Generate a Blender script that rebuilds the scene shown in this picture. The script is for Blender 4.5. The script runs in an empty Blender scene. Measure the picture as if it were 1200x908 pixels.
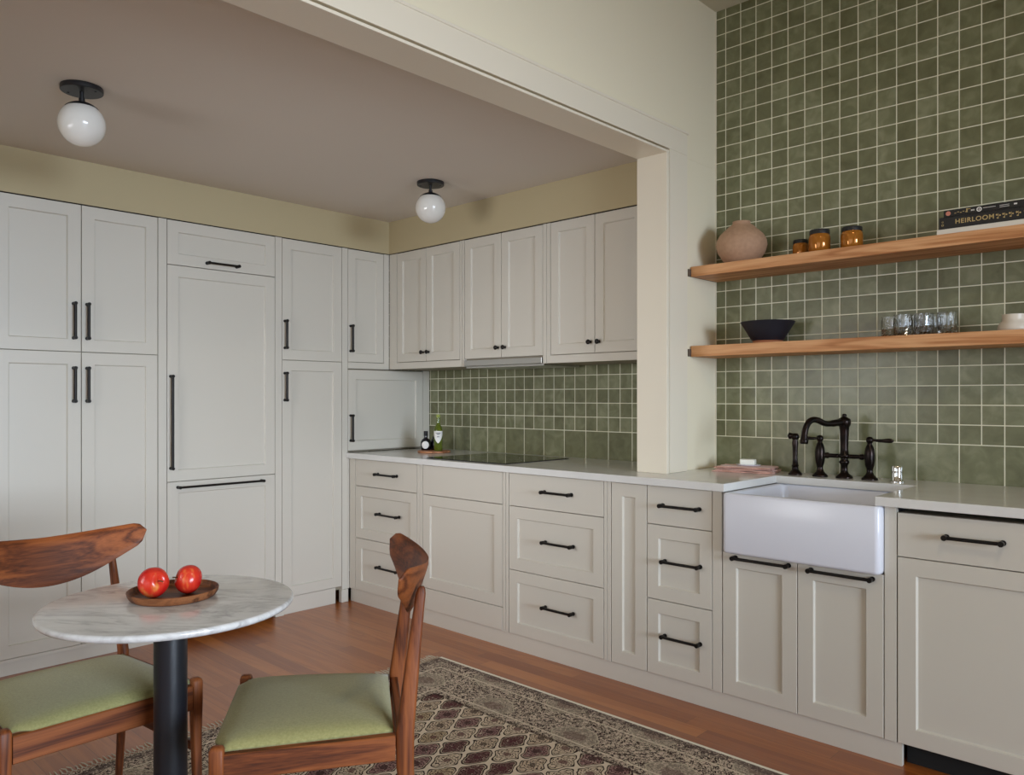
import bpy, bmesh, math, random
from math import sin, cos, pi, radians, sqrt
from mathutils import Vector, Matrix
random.seed(4)
S = bpy.context.scene
COL = S.collection

# ------------------------------------------------------------------ materials
def srgb(r, g, b):
    def f(c):
        c /= 255.0
        return c / 12.92 if c <= 0.04045 else ((c + 0.055) / 1.055) ** 2.4
    return (f(r), f(g), f(b), 1.0)

def new_mat(name, col=(0.5, 0.5, 0.5, 1), rough=0.5, metal=0.0, **kw):
    m = bpy.data.materials.new(name); m.use_nodes = True
    b = m.node_tree.nodes['Principled BSDF']
    b.inputs['Base Color'].default_value = col
    b.inputs['Roughness'].default_value = rough
    b.inputs['Metallic'].default_value = metal
    for k, v in kw.items():
        b.inputs[k].default_value = v
    return m, m.node_tree, b

def node(nt, typ, **kw):
    n = nt.nodes.new(typ)
    for k, v in kw.items():
        if k.startswith('in_'):
            key = k[3:]
            n.inputs[int(key) if key.isdigit() else key].default_value = v
        else:
            setattr(n, k, v)
    return n

def math_n(nt, op, a, b=None, c=None, clamp=False):
    n = nt.nodes.new('ShaderNodeMath'); n.operation = op; n.use_clamp = clamp
    for i, v in enumerate((a, b, c)):
        if v is None: continue
        if isinstance(v, (int, float)): n.inputs[i].default_value = v
        else: nt.links.new(v, n.inputs[i])
    return n.outputs[0]

def mix_c(nt, fac, a, b, mode='MIX'):
    n = nt.nodes.new('ShaderNodeMix'); n.data_type = 'RGBA'; n.blend_type = mode
    for i, v in ((0, fac), (6, a), (7, b)):
        if isinstance(v, (int, float, tuple)): n.inputs[i].default_value = v
        else: nt.links.new(v, n.inputs[i])
    return n.outputs[2]

def coords(nt, scale=(1, 1, 1), loc=(0, 0, 0)):
    t = nt.nodes.new('ShaderNodeTexCoord'); mp = nt.nodes.new('ShaderNodeMapping')
    mp.inputs['Scale'].default_value = scale; mp.inputs['Location'].default_value = loc
    nt.links.new(t.outputs['Object'], mp.inputs[0])
    return mp.outputs[0]

def bump(nt, b, h, strength=0.2, dist=0.002):
    n = node(nt, 'ShaderNodeBump', in_Strength=strength, in_Distance=dist)
    nt.links.new(h, n.inputs['Height']); nt.links.new(n.outputs[0], b.inputs['Normal'])

def paint(name, col, rough=0.45, tex=0.05, spec=0.5):
    m, nt, b = new_mat(name, col, rough)
    b.inputs['Specular IOR Level'].default_value = spec
    nz = node(nt, 'ShaderNodeTexNoise', in_Scale=420.0, in_Detail=2.0)
    nt.links.new(coords(nt), nz.inputs['Vector'])
    bump(nt, b, nz.outputs[0], tex, 0.001)
    return m

M = {}
M['cab'] = paint('cabinet_paint', srgb(206, 201, 190), 0.36, 0.03)
M['carcass'] = paint('cabinet_inner', srgb(150, 140, 122), 0.6, 0.03)
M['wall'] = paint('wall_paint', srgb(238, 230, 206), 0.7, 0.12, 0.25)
M['soffit'] = paint('wall_paint_shaded', srgb(186, 172, 138), 0.7, 0.1, 0.25)  # shade under the ceiling put into a darker, yellower wall colour
M['ceil'] = paint('ceiling_paint', srgb(214, 206, 196), 0.85, 0.1, 0.2)
M['ceil_hi'] = paint('ceiling_paint_light', srgb(205, 200, 180), 0.85, 0.1, 0.2)
M['trim'] = paint('trim_paint', srgb(234, 226, 208), 0.38, 0.03)
M['bronze'] = new_mat('dark_bronze', (0.012, 0.010, 0.009, 1), 0.38, 0.6)[0]
def _bronze():
    m, nt, b = new_mat('oil_rubbed_bronze', (0.02, 0.014, 0.012, 1), 0.28, 0.85)
    nz = node(nt, 'ShaderNodeTexNoise', in_Scale=25.0, in_Detail=3.0)
    nt.links.new(coords(nt), nz.inputs['Vector'])
    r = node(nt, 'ShaderNodeValToRGB')
    r.color_ramp.elements[0].position = .45; r.color_ramp.elements[0].color = (0.016, 0.012, 0.011, 1)
    r.color_ramp.elements[1].position = .85; r.color_ramp.elements[1].color = (0.040, 0.024, 0.020, 1)
    nt.links.new(nz.outputs[0], r.inputs[0]); nt.links.new(r.outputs[0], b.inputs['Base Color'])
    return m
M['faucet'] = _bronze()
M['black'] = new_mat('black_metal', (0.010, 0.010, 0.012, 1), 0.42, 0.0)[0]
def _pole():
    m, nt, b = new_mat('powder_coated_black', (0.008, 0.009, 0.013, 1), 0.38, 0.0)
    nz = node(nt, 'ShaderNodeTexNoise', in_Scale=900.0)
    nt.links.new(coords(nt), nz.inputs['Vector']); bump(nt, b, nz.outputs[0], .25, .0006)
    return m
M['pole'] = _pole()
M['kick_black'] = new_mat('matte_black', (0.006, 0.006, 0.006, 1), 0.8)[0]  # dishwasher kick plate, black in itself
M['chrome'] = new_mat('chrome', (0.75, 0.75, 0.74, 1), 0.08, 1.0)[0]
M['steel'] = new_mat('brushed_steel', (0.55, 0.54, 0.52, 1), 0.3, 1.0)[0]
M['porcelain'] = new_mat('porcelain', srgb(226, 229, 240), 0.22)[0]
M['cooktop'] = new_mat('black_glass', (0.012, 0.013, 0.012, 1), 0.04)[0]
M['opal'] = new_mat('opal_glass', srgb(226, 224, 218), 0.08, **{'Subsurface Weight': 0.0})[0]
M['ceramic_white'] = new_mat('white_ceramic', srgb(222, 214, 200), 0.35)[0]
M['soap'] = new_mat('soap', srgb(238, 240, 232), 0.35)[0]
M['amber'] = new_mat('amber_glass', srgb(178, 112, 40), 0.10, 0.35)[0]
M['cream_book'] = new_mat('book_white', srgb(225, 220, 208), 0.5)[0]
M['black_book'] = new_mat('book_black', (0.012, 0.011, 0.012, 1), 0.35)[0]
M['gold'] = new_mat('gold_print', srgb(190, 165, 110), 0.4)[0]
M['pink'] = new_mat('rose_print', srgb(205, 130, 110), 0.5)[0]
M['paper'] = new_mat('page_paper', srgb(215, 205, 185), 0.8)[0]
M['label'] = new_mat('label_paper', srgb(232, 230, 226), 0.6)[0]
M['ink'] = new_mat('label_ink', (0.03, 0.03, 0.04, 1), 0.6)[0]
M['dark_glass'] = new_mat('dark_bottle_glass', (0.006, 0.006, 0.010, 1), 0.08)[0]
M['green_glass'] = new_mat('green_bottle_glass', srgb(120, 135, 45), 0.06, **{'Transmission Weight': 0.55, 'IOR': 1.45})[0]
M['glass'] = new_mat('clear_glass', (1, 1, 1, 1), 0.0, **{'Transmission Weight': 1.0, 'IOR': 1.5})[0]
M['cleat'] = new_mat('dark_taupe_filler', srgb(96, 84, 74), .7)[0]
M['gap_shade'] = new_mat('shadow_gap', (0.03, 0.024, 0.018, 1), 0.9)[0]  # near-black colour painted as the shade above the cabinets
M['bowl'] = paint('bowl_glaze', (0.010, 0.010, 0.017, 1), 0.55, 0.1)
M['terracotta'] = paint('raw_clay', srgb(165, 105, 70), 0.8, 0.2)
M['fringe'] = paint('rug_cotton', srgb(190, 180, 158), 0.9, 0.3)
M['stemwood'] = new_mat('apple_stem', srgb(80, 60, 30), 0.8)[0]

def _vase():
    m, nt, b = new_mat('vase_clay', srgb(176, 140, 112), 0.75)
    nz = node(nt, 'ShaderNodeTexNoise', in_Scale=60.0, in_Detail=6.0)
    nt.links.new(coords(nt), nz.inputs['Vector'])
    nt.links.new(mix_c(nt, nz.outputs[0], srgb(160, 124, 98), srgb(190, 155, 126)), b.inputs['Base Color'])
    bump(nt, b, nz.outputs[0], .3, .002)
    return m
M['vase'] = _vase()

def wood(name, c_dark, c_mid, c_light, axis='X', rough=0.35, freq=1.0, coat=0.0, contrast=1.0):
    m, nt, b = new_mat(name, c_mid, rough)
    s = [16 * freq] * 3
    s['XYZ'.index(axis)] = 1.1 * freq
    v = coords(nt, tuple(s))
    n1 = node(nt, 'ShaderNodeTexNoise', in_Scale=1.0, in_Detail=3.0, in_Roughness=.45, in_Distortion=.7)
    nt.links.new(v, n1.inputs['Vector'])
    rings = math_n(nt, 'SINE', math_n(nt, 'MULTIPLY', n1.outputs[0], 24.0))
    rings = math_n(nt, 'MULTIPLY_ADD', rings, .5 * contrast, .5)
    s2 = [260 * freq] * 3; s2['XYZ'.index(axis)] = 7 * freq
    n2 = node(nt, 'ShaderNodeTexNoise', in_Scale=1.0, in_Detail=4.0)
    nt.links.new(coords(nt, tuple(s2)), n2.inputs['Vector'])
    f = math_n(nt, 'ADD', math_n(nt, 'MULTIPLY', rings, .42), math_n(nt, 'MULTIPLY', n2.outputs[0], .58))
    r = node(nt, 'ShaderNodeValToRGB')
    e = r.color_ramp.elements
    e[0].position = .2; e[0].color = c_dark
    e[1].position = .8; e[1].color = c_light
    k = e.new(.45); k.color = c_mid
    nt.links.new(f, r.inputs[0]); nt.links.new(r.outputs[0], b.inputs['Base Color'])
    bump(nt, b, n2.outputs[0], .12, .001)
    b.inputs['Coat Weight'].default_value = coat
    b.inputs['Specular IOR Level'].default_value = .32
    b.inputs['Coat Roughness'].default_value = .15
    return m
TK = (srgb(70, 33, 15), srgb(112, 58, 27), srgb(142, 80, 40))
for ax in 'XYZ':
    M['teak' + ax] = wood('teak_' + ax.lower(), *TK, axis=ax, rough=.5, coat=.0, freq=1.0)
M['oak'] = wood('shelf_oak', srgb(168, 108, 64), srgb(200, 142, 94), srgb(222, 170, 122), 'X', .5, .9, contrast=1.0)
M['walnut'] = wood('walnut', srgb(66, 36, 20), srgb(112, 66, 38), srgb(146, 92, 56), 'X', .5, 1.6)
M['board'] = wood('serving_board_wood', srgb(120, 72, 44), srgb(160, 106, 72), srgb(188, 134, 96), 'X', .5, 1.4)

def _floor():
    m, nt, b = new_mat('oak_floor', srgb(160, 100, 60), 0.3)
    v = coords(nt)
    sx = node(nt, 'ShaderNodeSeparateXYZ'); nt.links.new(v, sx.inputs[0])
    x, y = sx.outputs[0], sx.outputs[1]
    W, L = 0.083, 1.15
    row = math_n(nt, 'FLOOR', math_n(nt, 'DIVIDE', y, W))
    wn = node(nt, 'ShaderNodeTexWhiteNoise', noise_dimensions='1D'); nt.links.new(row, wn.inputs['W'])
    xo = math_n(nt, 'ADD', math_n(nt, 'DIVIDE', x, L), math_n(nt, 'MULTIPLY', wn.outputs[0], 7.3))
    colm = math_n(nt, 'FLOOR', xo)
    cmb = node(nt, 'ShaderNodeCombineXYZ'); nt.links.new(row, cmb.inputs[0]); nt.links.new(colm, cmb.inputs[1])
    wn2 = node(nt, 'ShaderNodeTexWhiteNoise', noise_dimensions='2D'); nt.links.new(cmb.outputs[0], wn2.inputs['Vector'])
    fy = math_n(nt, 'FRACT', math_n(nt, 'DIVIDE', y, W)); fx = math_n(nt, 'FRACT', xo)
    gy = math_n(nt, 'LESS_THAN', math_n(nt, 'MINIMUM', fy, math_n(nt, 'SUBTRACT', 1.0, fy)), .012)
    gx = math_n(nt, 'LESS_THAN', fx, .0016)
    gap = math_n(nt, 'MAXIMUM', gy, gx)
    # grain
    off = node(nt, 'ShaderNodeVectorMath', operation='MULTIPLY_ADD')
    off.inputs[1].default_value = (1.2, 14, 1)
    nt.links.new(v, off.inputs[0])
    c3 = node(nt, 'ShaderNodeCombineXYZ')
    nt.links.new(math_n(nt, 'MULTIPLY', wn2.outputs[0], 40.0), c3.inputs[2]); nt.links.new(math_n(nt, 'MULTIPLY', wn2.outputs[0], 13.0), c3.inputs[0])
    nt.links.new(c3.outputs[0], off.inputs[2])
    n1 = node(nt, 'ShaderNodeTexNoise', in_Scale=1.0, in_Detail=3.0, in_Distortion=.8); nt.links.new(off.outputs[0], n1.inputs['Vector'])
    g1 = math_n(nt, 'MULTIPLY_ADD', math_n(nt, 'SINE', math_n(nt, 'MULTIPLY', n1.outputs[0], 26.0)), .5, .5)
    off2 = node(nt, 'ShaderNodeVectorMath', operation='MULTIPLY'); off2.inputs[1].default_value = (6, 190, 1); nt.links.new(v, off2.inputs[0])
    n2 = node(nt, 'ShaderNodeTexNoise', in_Scale=1.0, in_Detail=3.0); nt.links.new(off2.outputs[0], n2.inputs['Vector'])
    f = math_n(nt, 'ADD', math_n(nt, 'MULTIPLY_ADD', wn2.outputs[0], .42, .06), math_n(nt, 'ADD', math_n(nt, 'MULTIPLY', g1, .16), math_n(nt, 'MULTIPLY', n2.outputs[0], .3)))
    r = node(nt, 'ShaderNodeValToRGB'); e = r.color_ramp.elements
    e[0].position = .15; e[0].color = srgb(132, 66, 22)
    e[1].position = .85; e[1].color = srgb(186, 114, 52)
    k = e.new(.5); k.color = srgb(158, 88, 34)
    nt.links.new(f, r.inputs[0])
    c = mix_c(nt, math_n(nt, 'MULTIPLY', gap, .55), r.outputs[0], srgb(70, 40, 22))
    nt.links.new(c, b.inputs['Base Color'])
    nt.links.new(math_n(nt, 'MULTIPLY_ADD', n2.outputs[0], .10, .30), b.inputs['Roughness'])
    b.inputs['Coat Weight'].default_value = .45; b.inputs['Coat Roughness'].default_value = .27
    bump(nt, b, math_n(nt, 'SUBTRACT', math_n(nt, 'MULTIPLY', n2.outputs[0], .15), gap), .12, .001)
    return m
M['floor'] = _floor()

TP = 0.0782
def _tile():
    """hand glazed green square tiles on the y=0 wall (object space = world space)"""
    m, nt, b = new_mat('green_zellige_tile', srgb(100, 110, 78), 0.2)
    v = coords(nt)
    sx = node(nt, 'ShaderNodeSeparateXYZ'); nt.links.new(v, sx.inputs[0])
    x, z = sx.outputs[0], sx.outputs[2]
    def cell(pitch, x0, z0, g):
        ux = math_n(nt, 'DIVIDE', math_n(nt, 'SUBTRACT', x, x0), pitch)
        uz = math_n(nt, 'DIVIDE', math_n(nt, 'SUBTRACT', z, z0), pitch)
        fx = math_n(nt, 'FRACT', ux); fz = math_n(nt, 'FRACT', uz)
        dx = math_n(nt, 'MULTIPLY', math_n(nt, 'MINIMUM', fx, math_n(nt, 'SUBTRACT', 1.0, fx)), pitch)
        dz = math_n(nt, 'MULTIPLY', math_n(nt, 'MINIMUM', fz, math_n(nt, 'SUBTRACT', 1.0, fz)), pitch)
        d = math_n(nt, 'MINIMUM', dx, dz)
        cc = node(nt, 'ShaderNodeCombineXYZ')
        nt.links.new(math_n(nt, 'FLOOR', ux), cc.inputs[0]); nt.links.new(math_n(nt, 'FLOOR', uz), cc.inputs[1]); cc.inputs[2].default_value = pitch * 31
        return d, cc.outputs[0]
    d1, c1 = cell(TP, 2.1966, 1.3791, .002)
    d2, c2 = cell(TP * 2, 2.1966 + TP, 1.0663 - TP * 2, .002)
    low = math_n(nt, 'LESS_THAN', z, 1.0663)
    nlow = math_n(nt, 'SUBTRACT', 1.0, low)
    d = math_n(nt, 'ADD', math_n(nt, 'MULTIPLY', d1, nlow), math_n(nt, 'MULTIPLY', d2, low))
    mv = node(nt, 'ShaderNodeMix', data_type='VECTOR')
    nt.links.new(low, mv.inputs[0]); nt.links.new(c1, mv.inputs[4]); nt.links.new(c2, mv.inputs[5])
    wn = node(nt, 'ShaderNodeTexWhiteNoise', noise_dimensions='3D'); nt.links.new(mv.outputs[1], wn.inputs['Vector'])
    grout = math_n(nt, 'LESS_THAN', d, .0020)
    cloud = node(nt, 'ShaderNodeTexNoise', in_Scale=17.0, in_Detail=4.0, in_Distortion=.6)
    ad = node(nt, 'ShaderNodeVectorMath', operation='ADD'); nt.links.new(v, ad.inputs[0])
    sc_ = node(nt, 'ShaderNodeVectorMath', operation='SCALE'); sc_.inputs['Scale'].default_value = 9.0
    nt.links.new(wn.outputs['Color'], sc_.inputs[0]); nt.links.new(sc_.outputs[0], ad.inputs[1])
    nt.links.new(ad.outputs[0], cloud.inputs['Vector'])
    f = math_n(nt, 'ADD', math_n(nt, 'MULTIPLY', wn.outputs[0], .3), math_n(nt, 'MULTIPLY', cloud.outputs[0], .85))
    r = node(nt, 'ShaderNodeValToRGB'); e = r.color_ramp.elements
    e[0].position = .2; e[0].color = srgb(92, 91, 62)
    e[1].position = 1.0; e[1].color = srgb(152, 154, 124)
    k = e.new(.6); k.color = srgb(118, 120, 89)
    nt.links.new(f, r.inputs[0])
    nt.links.new(mix_c(nt, grout, r.outputs[0], srgb(228, 226, 204)), b.inputs['Base Color'])
    nt.links.new(math_n(nt, 'MULTIPLY_ADD', grout, .5, .30), b.inputs['Roughness'])
    edge = math_n(nt, 'MINIMUM', math_n(nt, 'MULTIPLY', d, 220.0), 1.0)
    wob = node(nt, 'ShaderNodeTexNoise', in_Scale=22.0, in_Detail=2.0); nt.links.new(ad.outputs[0], wob.inputs['Vector'])
    h = math_n(nt, 'ADD', edge, math_n(nt, 'MULTIPLY', wob.outputs[0], .9))
    bump(nt, b, h, .35, .0016)
    return m
M['tile'] = _tile()

def _quartz():
    m, nt, b = new_mat('white_quartz', srgb(220, 220, 218), 0.17)
    nz = node(nt, 'ShaderNodeTexNoise', in_Scale=9.0, in_Detail=6.0); nt.links.new(coords(nt), nz.inputs['Vector'])
    nt.links.new(mix_c(nt, nz.outputs[0], srgb(214, 214, 212), srgb(228, 228, 226)), b.inputs['Base Color'])
    return m
M['quartz'] = _quartz()

def _marble():
    m, nt, b = new_mat('carrara_marble', srgb(205, 205, 205), 0.16)
    v = coords(nt, (1, 2.2, 1))
    n0 = node(nt, 'ShaderNodeTexNoise', in_Scale=3.2, in_Detail=8.0, in_Roughness=.62, in_Distortion=1.6); nt.links.new(v, n0.inputs['Vector'])
    a = math_n(nt, 'ABSOLUTE', math_n(nt, 'SUBTRACT', n0.outputs[0], .5))
    vein = math_n(nt, 'SUBTRACT', 1.0, math_n(nt, 'MULTIPLY', a, 13.0), clamp=True)
    n1 = node(nt, 'ShaderNodeTexNoise', in_Scale=7.0, in_Detail=7.0, in_Roughness=.65, in_Distortion=.7); nt.links.new(v, n1.inputs['Vector'])
    cl = math_n(nt, 'MULTIPLY_ADD', n1.outputs[0], 2.0, -.62, clamp=True)
    f = math_n(nt, 'ADD', math_n(nt, 'MULTIPLY', vein, math_n(nt, 'MULTIPLY', cl, .8)), math_n(nt, 'MULTIPLY', cl, .3), clamp=True)
    nt.links.new(mix_c(nt, f, srgb(222, 222, 221), srgb(134, 130, 132)), b.inputs['Base Color'])
    return m
M['marble'] = _marble()

def _fabric(name, a, c, sc=900.0):
    m, nt, b = new_mat(name, a, 0.95)
    b.inputs['Specular IOR Level'].default_value = .15
    b.inputs['Sheen Weight'].default_value = .25
    v = coords(nt)
    w1 = node(nt, 'ShaderNodeTexWave', in_Scale=sc / 6, in_Distortion=1.5); w1.bands_direction = 'X'; nt.links.new(v, w1.inputs['Vector'])
    w2 = node(nt, 'ShaderNodeTexWave', in_Scale=sc / 6, in_Distortion=1.5); w2.bands_direction = 'Y'; nt.links.new(v, w2.inputs['Vector'])
    nz = node(nt, 'ShaderNodeTexNoise', in_Scale=170.0, in_Detail=5.0); nt.links.new(v, nz.inputs['Vector'])
    h = math_n(nt, 'MULTIPLY', w1.outputs['Fac'], w2.outputs['Fac'])
    f = math_n(nt, 'ADD', math_n(nt, 'MULTIPLY', h, .4), math_n(nt, 'MULTIPLY', nz.outputs[0], .7), clamp=True)
    nt.links.new(mix_c(nt, f, a, c), b.inputs['Base Color'])
    bump(nt, b, f, .3, .001)
    return m
M['seat'] = _fabric('green_wool', srgb(122, 118, 70), srgb(172, 167, 116))
M['towel'] = _fabric('pink_linen', srgb(186, 128, 112), srgb(232, 196, 180), 700.0)

def _apple():
    m, nt, b = new_mat('apple_skin', srgb(190, 40, 30), 0.25)
    v = coords(nt, (26, 26, 5)); n0 = node(nt, 'ShaderNodeTexNoise', in_Scale=1.5, in_Detail=4.0); nt.links.new(v, n0.inputs['Vector'])
    n1 = node(nt, 'ShaderNodeTexNoise', in_Scale=14.0, in_Detail=2.0); nt.links.new(coords(nt), n1.inputs['Vector'])
    f = math_n(nt, 'ADD', math_n(nt, 'MULTIPLY', n0.outputs[0], .55), math_n(nt, 'MULTIPLY', n1.outputs[0], .75))
    r = node(nt, 'ShaderNodeValToRGB'); e = r.color_ramp.elements
    e[0].position = .56; e[0].color = srgb(188, 26, 24)
    e[1].position = .92; e[1].color = srgb(236, 176, 84)
    k = e.new(.73); k.color = srgb(208, 56, 36)
    nt.links.new(f, r.inputs[0]); nt.links.new(r.outputs[0], b.inputs['Base Color'])
    return m
M['apple'] = _apple()

RX0, RX1, RY0, RY1 = 1.222, 4.35, -3.20, -0.972
def _rug():
    m, nt, b = new_mat('woven_rug', srgb(150, 135, 110), 0.95)
    b.inputs['Specular IOR Level'].default_value = .1
    v0 = coords(nt)
    wob = node(nt, 'ShaderNodeTexNoise', in_Scale=28.0, in_Detail=1.0); nt.links.new(v0, wob.inputs['Vector'])
    wv = node(nt, 'ShaderNodeVectorMath', operation='MULTIPLY_ADD'); wv.inputs[1].default_value = (.020, .020, 0)
    nt.links.new(wob.outputs['Color'], wv.inputs[0]); nt.links.new(v0, wv.inputs[2])
    sx = node(nt, 'ShaderNodeSeparateXYZ'); nt.links.new(wv.outputs[0], sx.inputs[0])
    x, y = sx.outputs[0], sx.outputs[1]
    sr = node(nt, 'ShaderNodeSeparateXYZ'); nt.links.new(v0, sr.inputs[0])
    X0, Y0 = sr.outputs[0], sr.outputs[1]
    # distance to the nearest long or short edge
    dy = math_n(nt, 'MINIMUM', math_n(nt, 'SUBTRACT', RY1, Y0), math_n(nt, 'SUBTRACT', Y0, RY0))
    dx = math_n(nt, 'MINIMUM', math_n(nt, 'SUBTRACT', X0, RX0), math_n(nt, 'SUBTRACT', RX1, X0))
    de = math_n(nt, 'MINIMUM', dx, dy)
    dark, mid, cream, maroon = srgb(50, 34, 32), srgb(140, 120, 104), srgb(222, 208, 184), srgb(84, 42, 48)
    def lattice(a, bb, px=0.0, py=0.0):
        cu = math_n(nt, 'COSINE', math_n(nt, 'MULTIPLY', math_n(nt, 'ADD', x, px), 2 * pi / a))
        cv = math_n(nt, 'COSINE', math_n(nt, 'MULTIPLY', math_n(nt, 'ADD', y, py), 2 * pi / bb))
        F = math_n(nt, 'ADD', cu, cv)
        F = math_n(nt, 'ADD', F, math_n(nt, 'MULTIPLY', math_n(nt, 'COSINE', math_n(nt, 'MULTIPLY', math_n(nt, 'ADD', y, py), 6 * pi / bb)), .14))
        return math_n(nt, 'ABSOLUTE', F), F
    A, F = lattice(.118, .176)
    # curly motifs inside cells
    cu = node(nt, 'ShaderNodeTexNoise', in_Scale=58.0, in_Detail=1.0, in_Distortion=1.6); nt.links.new(v0, cu.inputs['Vector'])
    curl = math_n(nt, 'ABSOLUTE', math_n(nt, 'SUBTRACT', cu.outputs[0], .5))
    curlm = math_n(nt, 'LESS_THAN', curl, .045)
    cu2 = node(nt, 'ShaderNodeTexNoise', in_Scale=60.0, in_Detail=1.0, in_Distortion=2.0); nt.links.new(v0, cu2.inputs['Vector'])
    speck = math_n(nt, 'GREATER_THAN', cu2.outputs[0], .555)
    # per-cell tint
    uu = math_n(nt, 'DIVIDE', x, .118); vv_ = math_n(nt, 'DIVIDE', y, .176)
    cid = node(nt, 'ShaderNodeCombineXYZ')
    nt.links.new(math_n(nt, 'FLOOR', math_n(nt, 'ADD', math_n(nt, 'ADD', uu, vv_), .5)), cid.inputs[0])
    nt.links.new(math_n(nt, 'FLOOR', math_n(nt, 'ADD', math_n(nt, 'SUBTRACT', uu, vv_), .5)), cid.inputs[1])
    wn = node(nt, 'ShaderNodeTexWhiteNoise', noise_dimensions='2D'); nt.links.new(cid.outputs[0], wn.inputs['Vector'])
    rp = node(nt, 'ShaderNodeValToRGB'); rp.color_ramp.interpolation = 'CONSTANT'
    el = rp.color_ramp.elements
    el[0].position = 0; el[0].color = srgb(196, 174, 150); el[1].position = .28; el[1].color = srgb(142, 108, 104)
    for ps, cc in ((.45, srgb(206, 186, 162)), (.66, srgb(112, 80, 76)), (.82, srgb(178, 156, 126))):
        q = el.new(ps); q.color = cc
    nt.links.new(wn.outputs[0], rp.inputs[0])
    def local(uu, vv):
        P_ = math_n(nt, 'SUBTRACT', math_n(nt, 'FRACT', math_n(nt, 'ADD', math_n(nt, 'ADD', uu, vv), .5)), .5)
        Q_ = math_n(nt, 'SUBTRACT', math_n(nt, 'FRACT', math_n(nt, 'ADD', math_n(nt, 'SUBTRACT', uu, vv), .5)), .5)
        return math_n(nt, 'ARCTAN2', math_n(nt, 'ADD', P_, Q_), math_n(nt, 'SUBTRACT', P_, Q_))
    th = local(uu, vv_)
    tw = math_n(nt, 'SINE', math_n(nt, 'ADD', math_n(nt, 'MULTIPLY', th, 4.0), math_n(nt, 'MULTIPLY', A, 5.0)))
    tw2 = math_n(nt, 'SINE', math_n(nt, 'SUBTRACT', math_n(nt, 'MULTIPLY', th, 6.0), math_n(nt, 'MULTIPLY', A, 9.0)))
    arab = math_n(nt, 'LESS_THAN', math_n(nt, 'ABSOLUTE', math_n(nt, 'MULTIPLY_ADD', tw2, .5, tw)), .40)
    c = mix_c(nt, arab, rp.outputs[0], dark)
    c = mix_c(nt, math_n(nt, 'MULTIPLY', curlm, .25), c, dark)
    c = mix_c(nt, math_n(nt, 'MULTIPLY', math_n(nt, 'GREATER_THAN', cu2.outputs[0], .66), .6), c, cream)
    c = mix_c(nt, math_n(nt, 'MULTIPLY', math_n(nt, 'GREATER_THAN', A, 1.84), .7), c, mix_c(nt, math_n(nt, 'GREATER_THAN', wn.outputs[0], .5), dark, maroon))
    ring = math_n(nt, 'MULTIPLY', math_n(nt, 'GREATER_THAN', A, .48), math_n(nt, 'LESS_THAN', A, .62))
    c = mix_c(nt, math_n(nt, 'MULTIPLY', ring, .75), c, srgb(196, 182, 156))
    c = mix_c(nt, math_n(nt, 'LESS_THAN', A, .46), c, dark)
    c = mix_c(nt, math_n(nt, 'LESS_THAN', A, .25), c, srgb(214, 198, 176))
    # busy border : medallions on a dark ground
    A2, F2 = lattice(.42, .42, .05, .17)
    bc = mix_c(nt, speck, srgb(44, 28, 30), srgb(196, 174, 158))
    bc = mix_c(nt, curlm, bc, srgb(206, 190, 168))
    th2 = local(math_n(nt, 'DIVIDE', math_n(nt, 'ADD', x, .05), .42), math_n(nt, 'DIVIDE', math_n(nt, 'ADD', y, .17), .42))
    fl = math_n(nt, 'SINE', math_n(nt, 'ADD', math_n(nt, 'MULTIPLY', th2, 9.0), math_n(nt, 'MULTIPLY', A2, 16.0)))
    fl2 = math_n(nt, 'SINE', math_n(nt, 'SUBTRACT', math_n(nt, 'MULTIPLY', th2, 13.0), math_n(nt, 'MULTIPLY', A2, 27.0)))
    vine = math_n(nt, 'LESS_THAN', math_n(nt, 'ABSOLUTE', math_n(nt, 'ADD', fl, fl2)), .30)
    bc = mix_c(nt, math_n(nt, 'MULTIPLY', vine, .35), bc, srgb(204, 188, 168))
    bc = mix_c(nt, math_n(nt, 'MULTIPLY', math_n(nt, 'GREATER_THAN', math_n(nt, 'ADD', fl, fl2), 1.35), .85), bc, dark)
    med = math_n(nt, 'GREATER_THAN', A2, 1.25)
    mc = mix_c(nt, vine, mix_c(nt, curlm, cream, dark), dark)
    bc = mix_c(nt, math_n(nt, 'MULTIPLY', med, .35), bc, mc)
    bc = mix_c(nt, math_n(nt, 'MULTIPLY', math_n(nt, 'GREATER_THAN', A2, 1.18), math_n(nt, 'LESS_THAN', A2, 1.26)), bc, srgb(184, 172, 150))
    bc = mix_c(nt, math_n(nt, 'MULTIPLY', math_n(nt, 'GREATER_THAN', A2, 1.9), .4), bc, maroon)
    inb = math_n(nt, 'LESS_THAN', de, .33)
    c = mix_c(nt, inb, c, bc)
    for e0, e1, colr in ((.33, .345, dark), (.10, .108, cream), (.295, .303, cream), (.012, .05, srgb(88, 74, 70))):
        bd = math_n(nt, 'MULTIPLY', math_n(nt, 'GREATER_THAN', de, e0), math_n(nt, 'LESS_THAN', de, e1))
        fac = math_n(nt, 'MULTIPLY', bd, math_n(nt, 'MULTIPLY_ADD', speck, -.55, .8))
        c = mix_c(nt, fac, c, colr)
    c = mix_c(nt, math_n(nt, 'LESS_THAN', dy, .016), c, srgb(232, 226, 210))
    nt.links.new(c, b.inputs['Base Color'])
    fz = node(nt, 'ShaderNodeTexNoise', in_Scale=500.0); nt.links.new(v0, fz.inputs['Vector'])
    bump(nt, b, fz.outputs[0], .5, .002)
    return m
M['rug'] = _rug()

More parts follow.
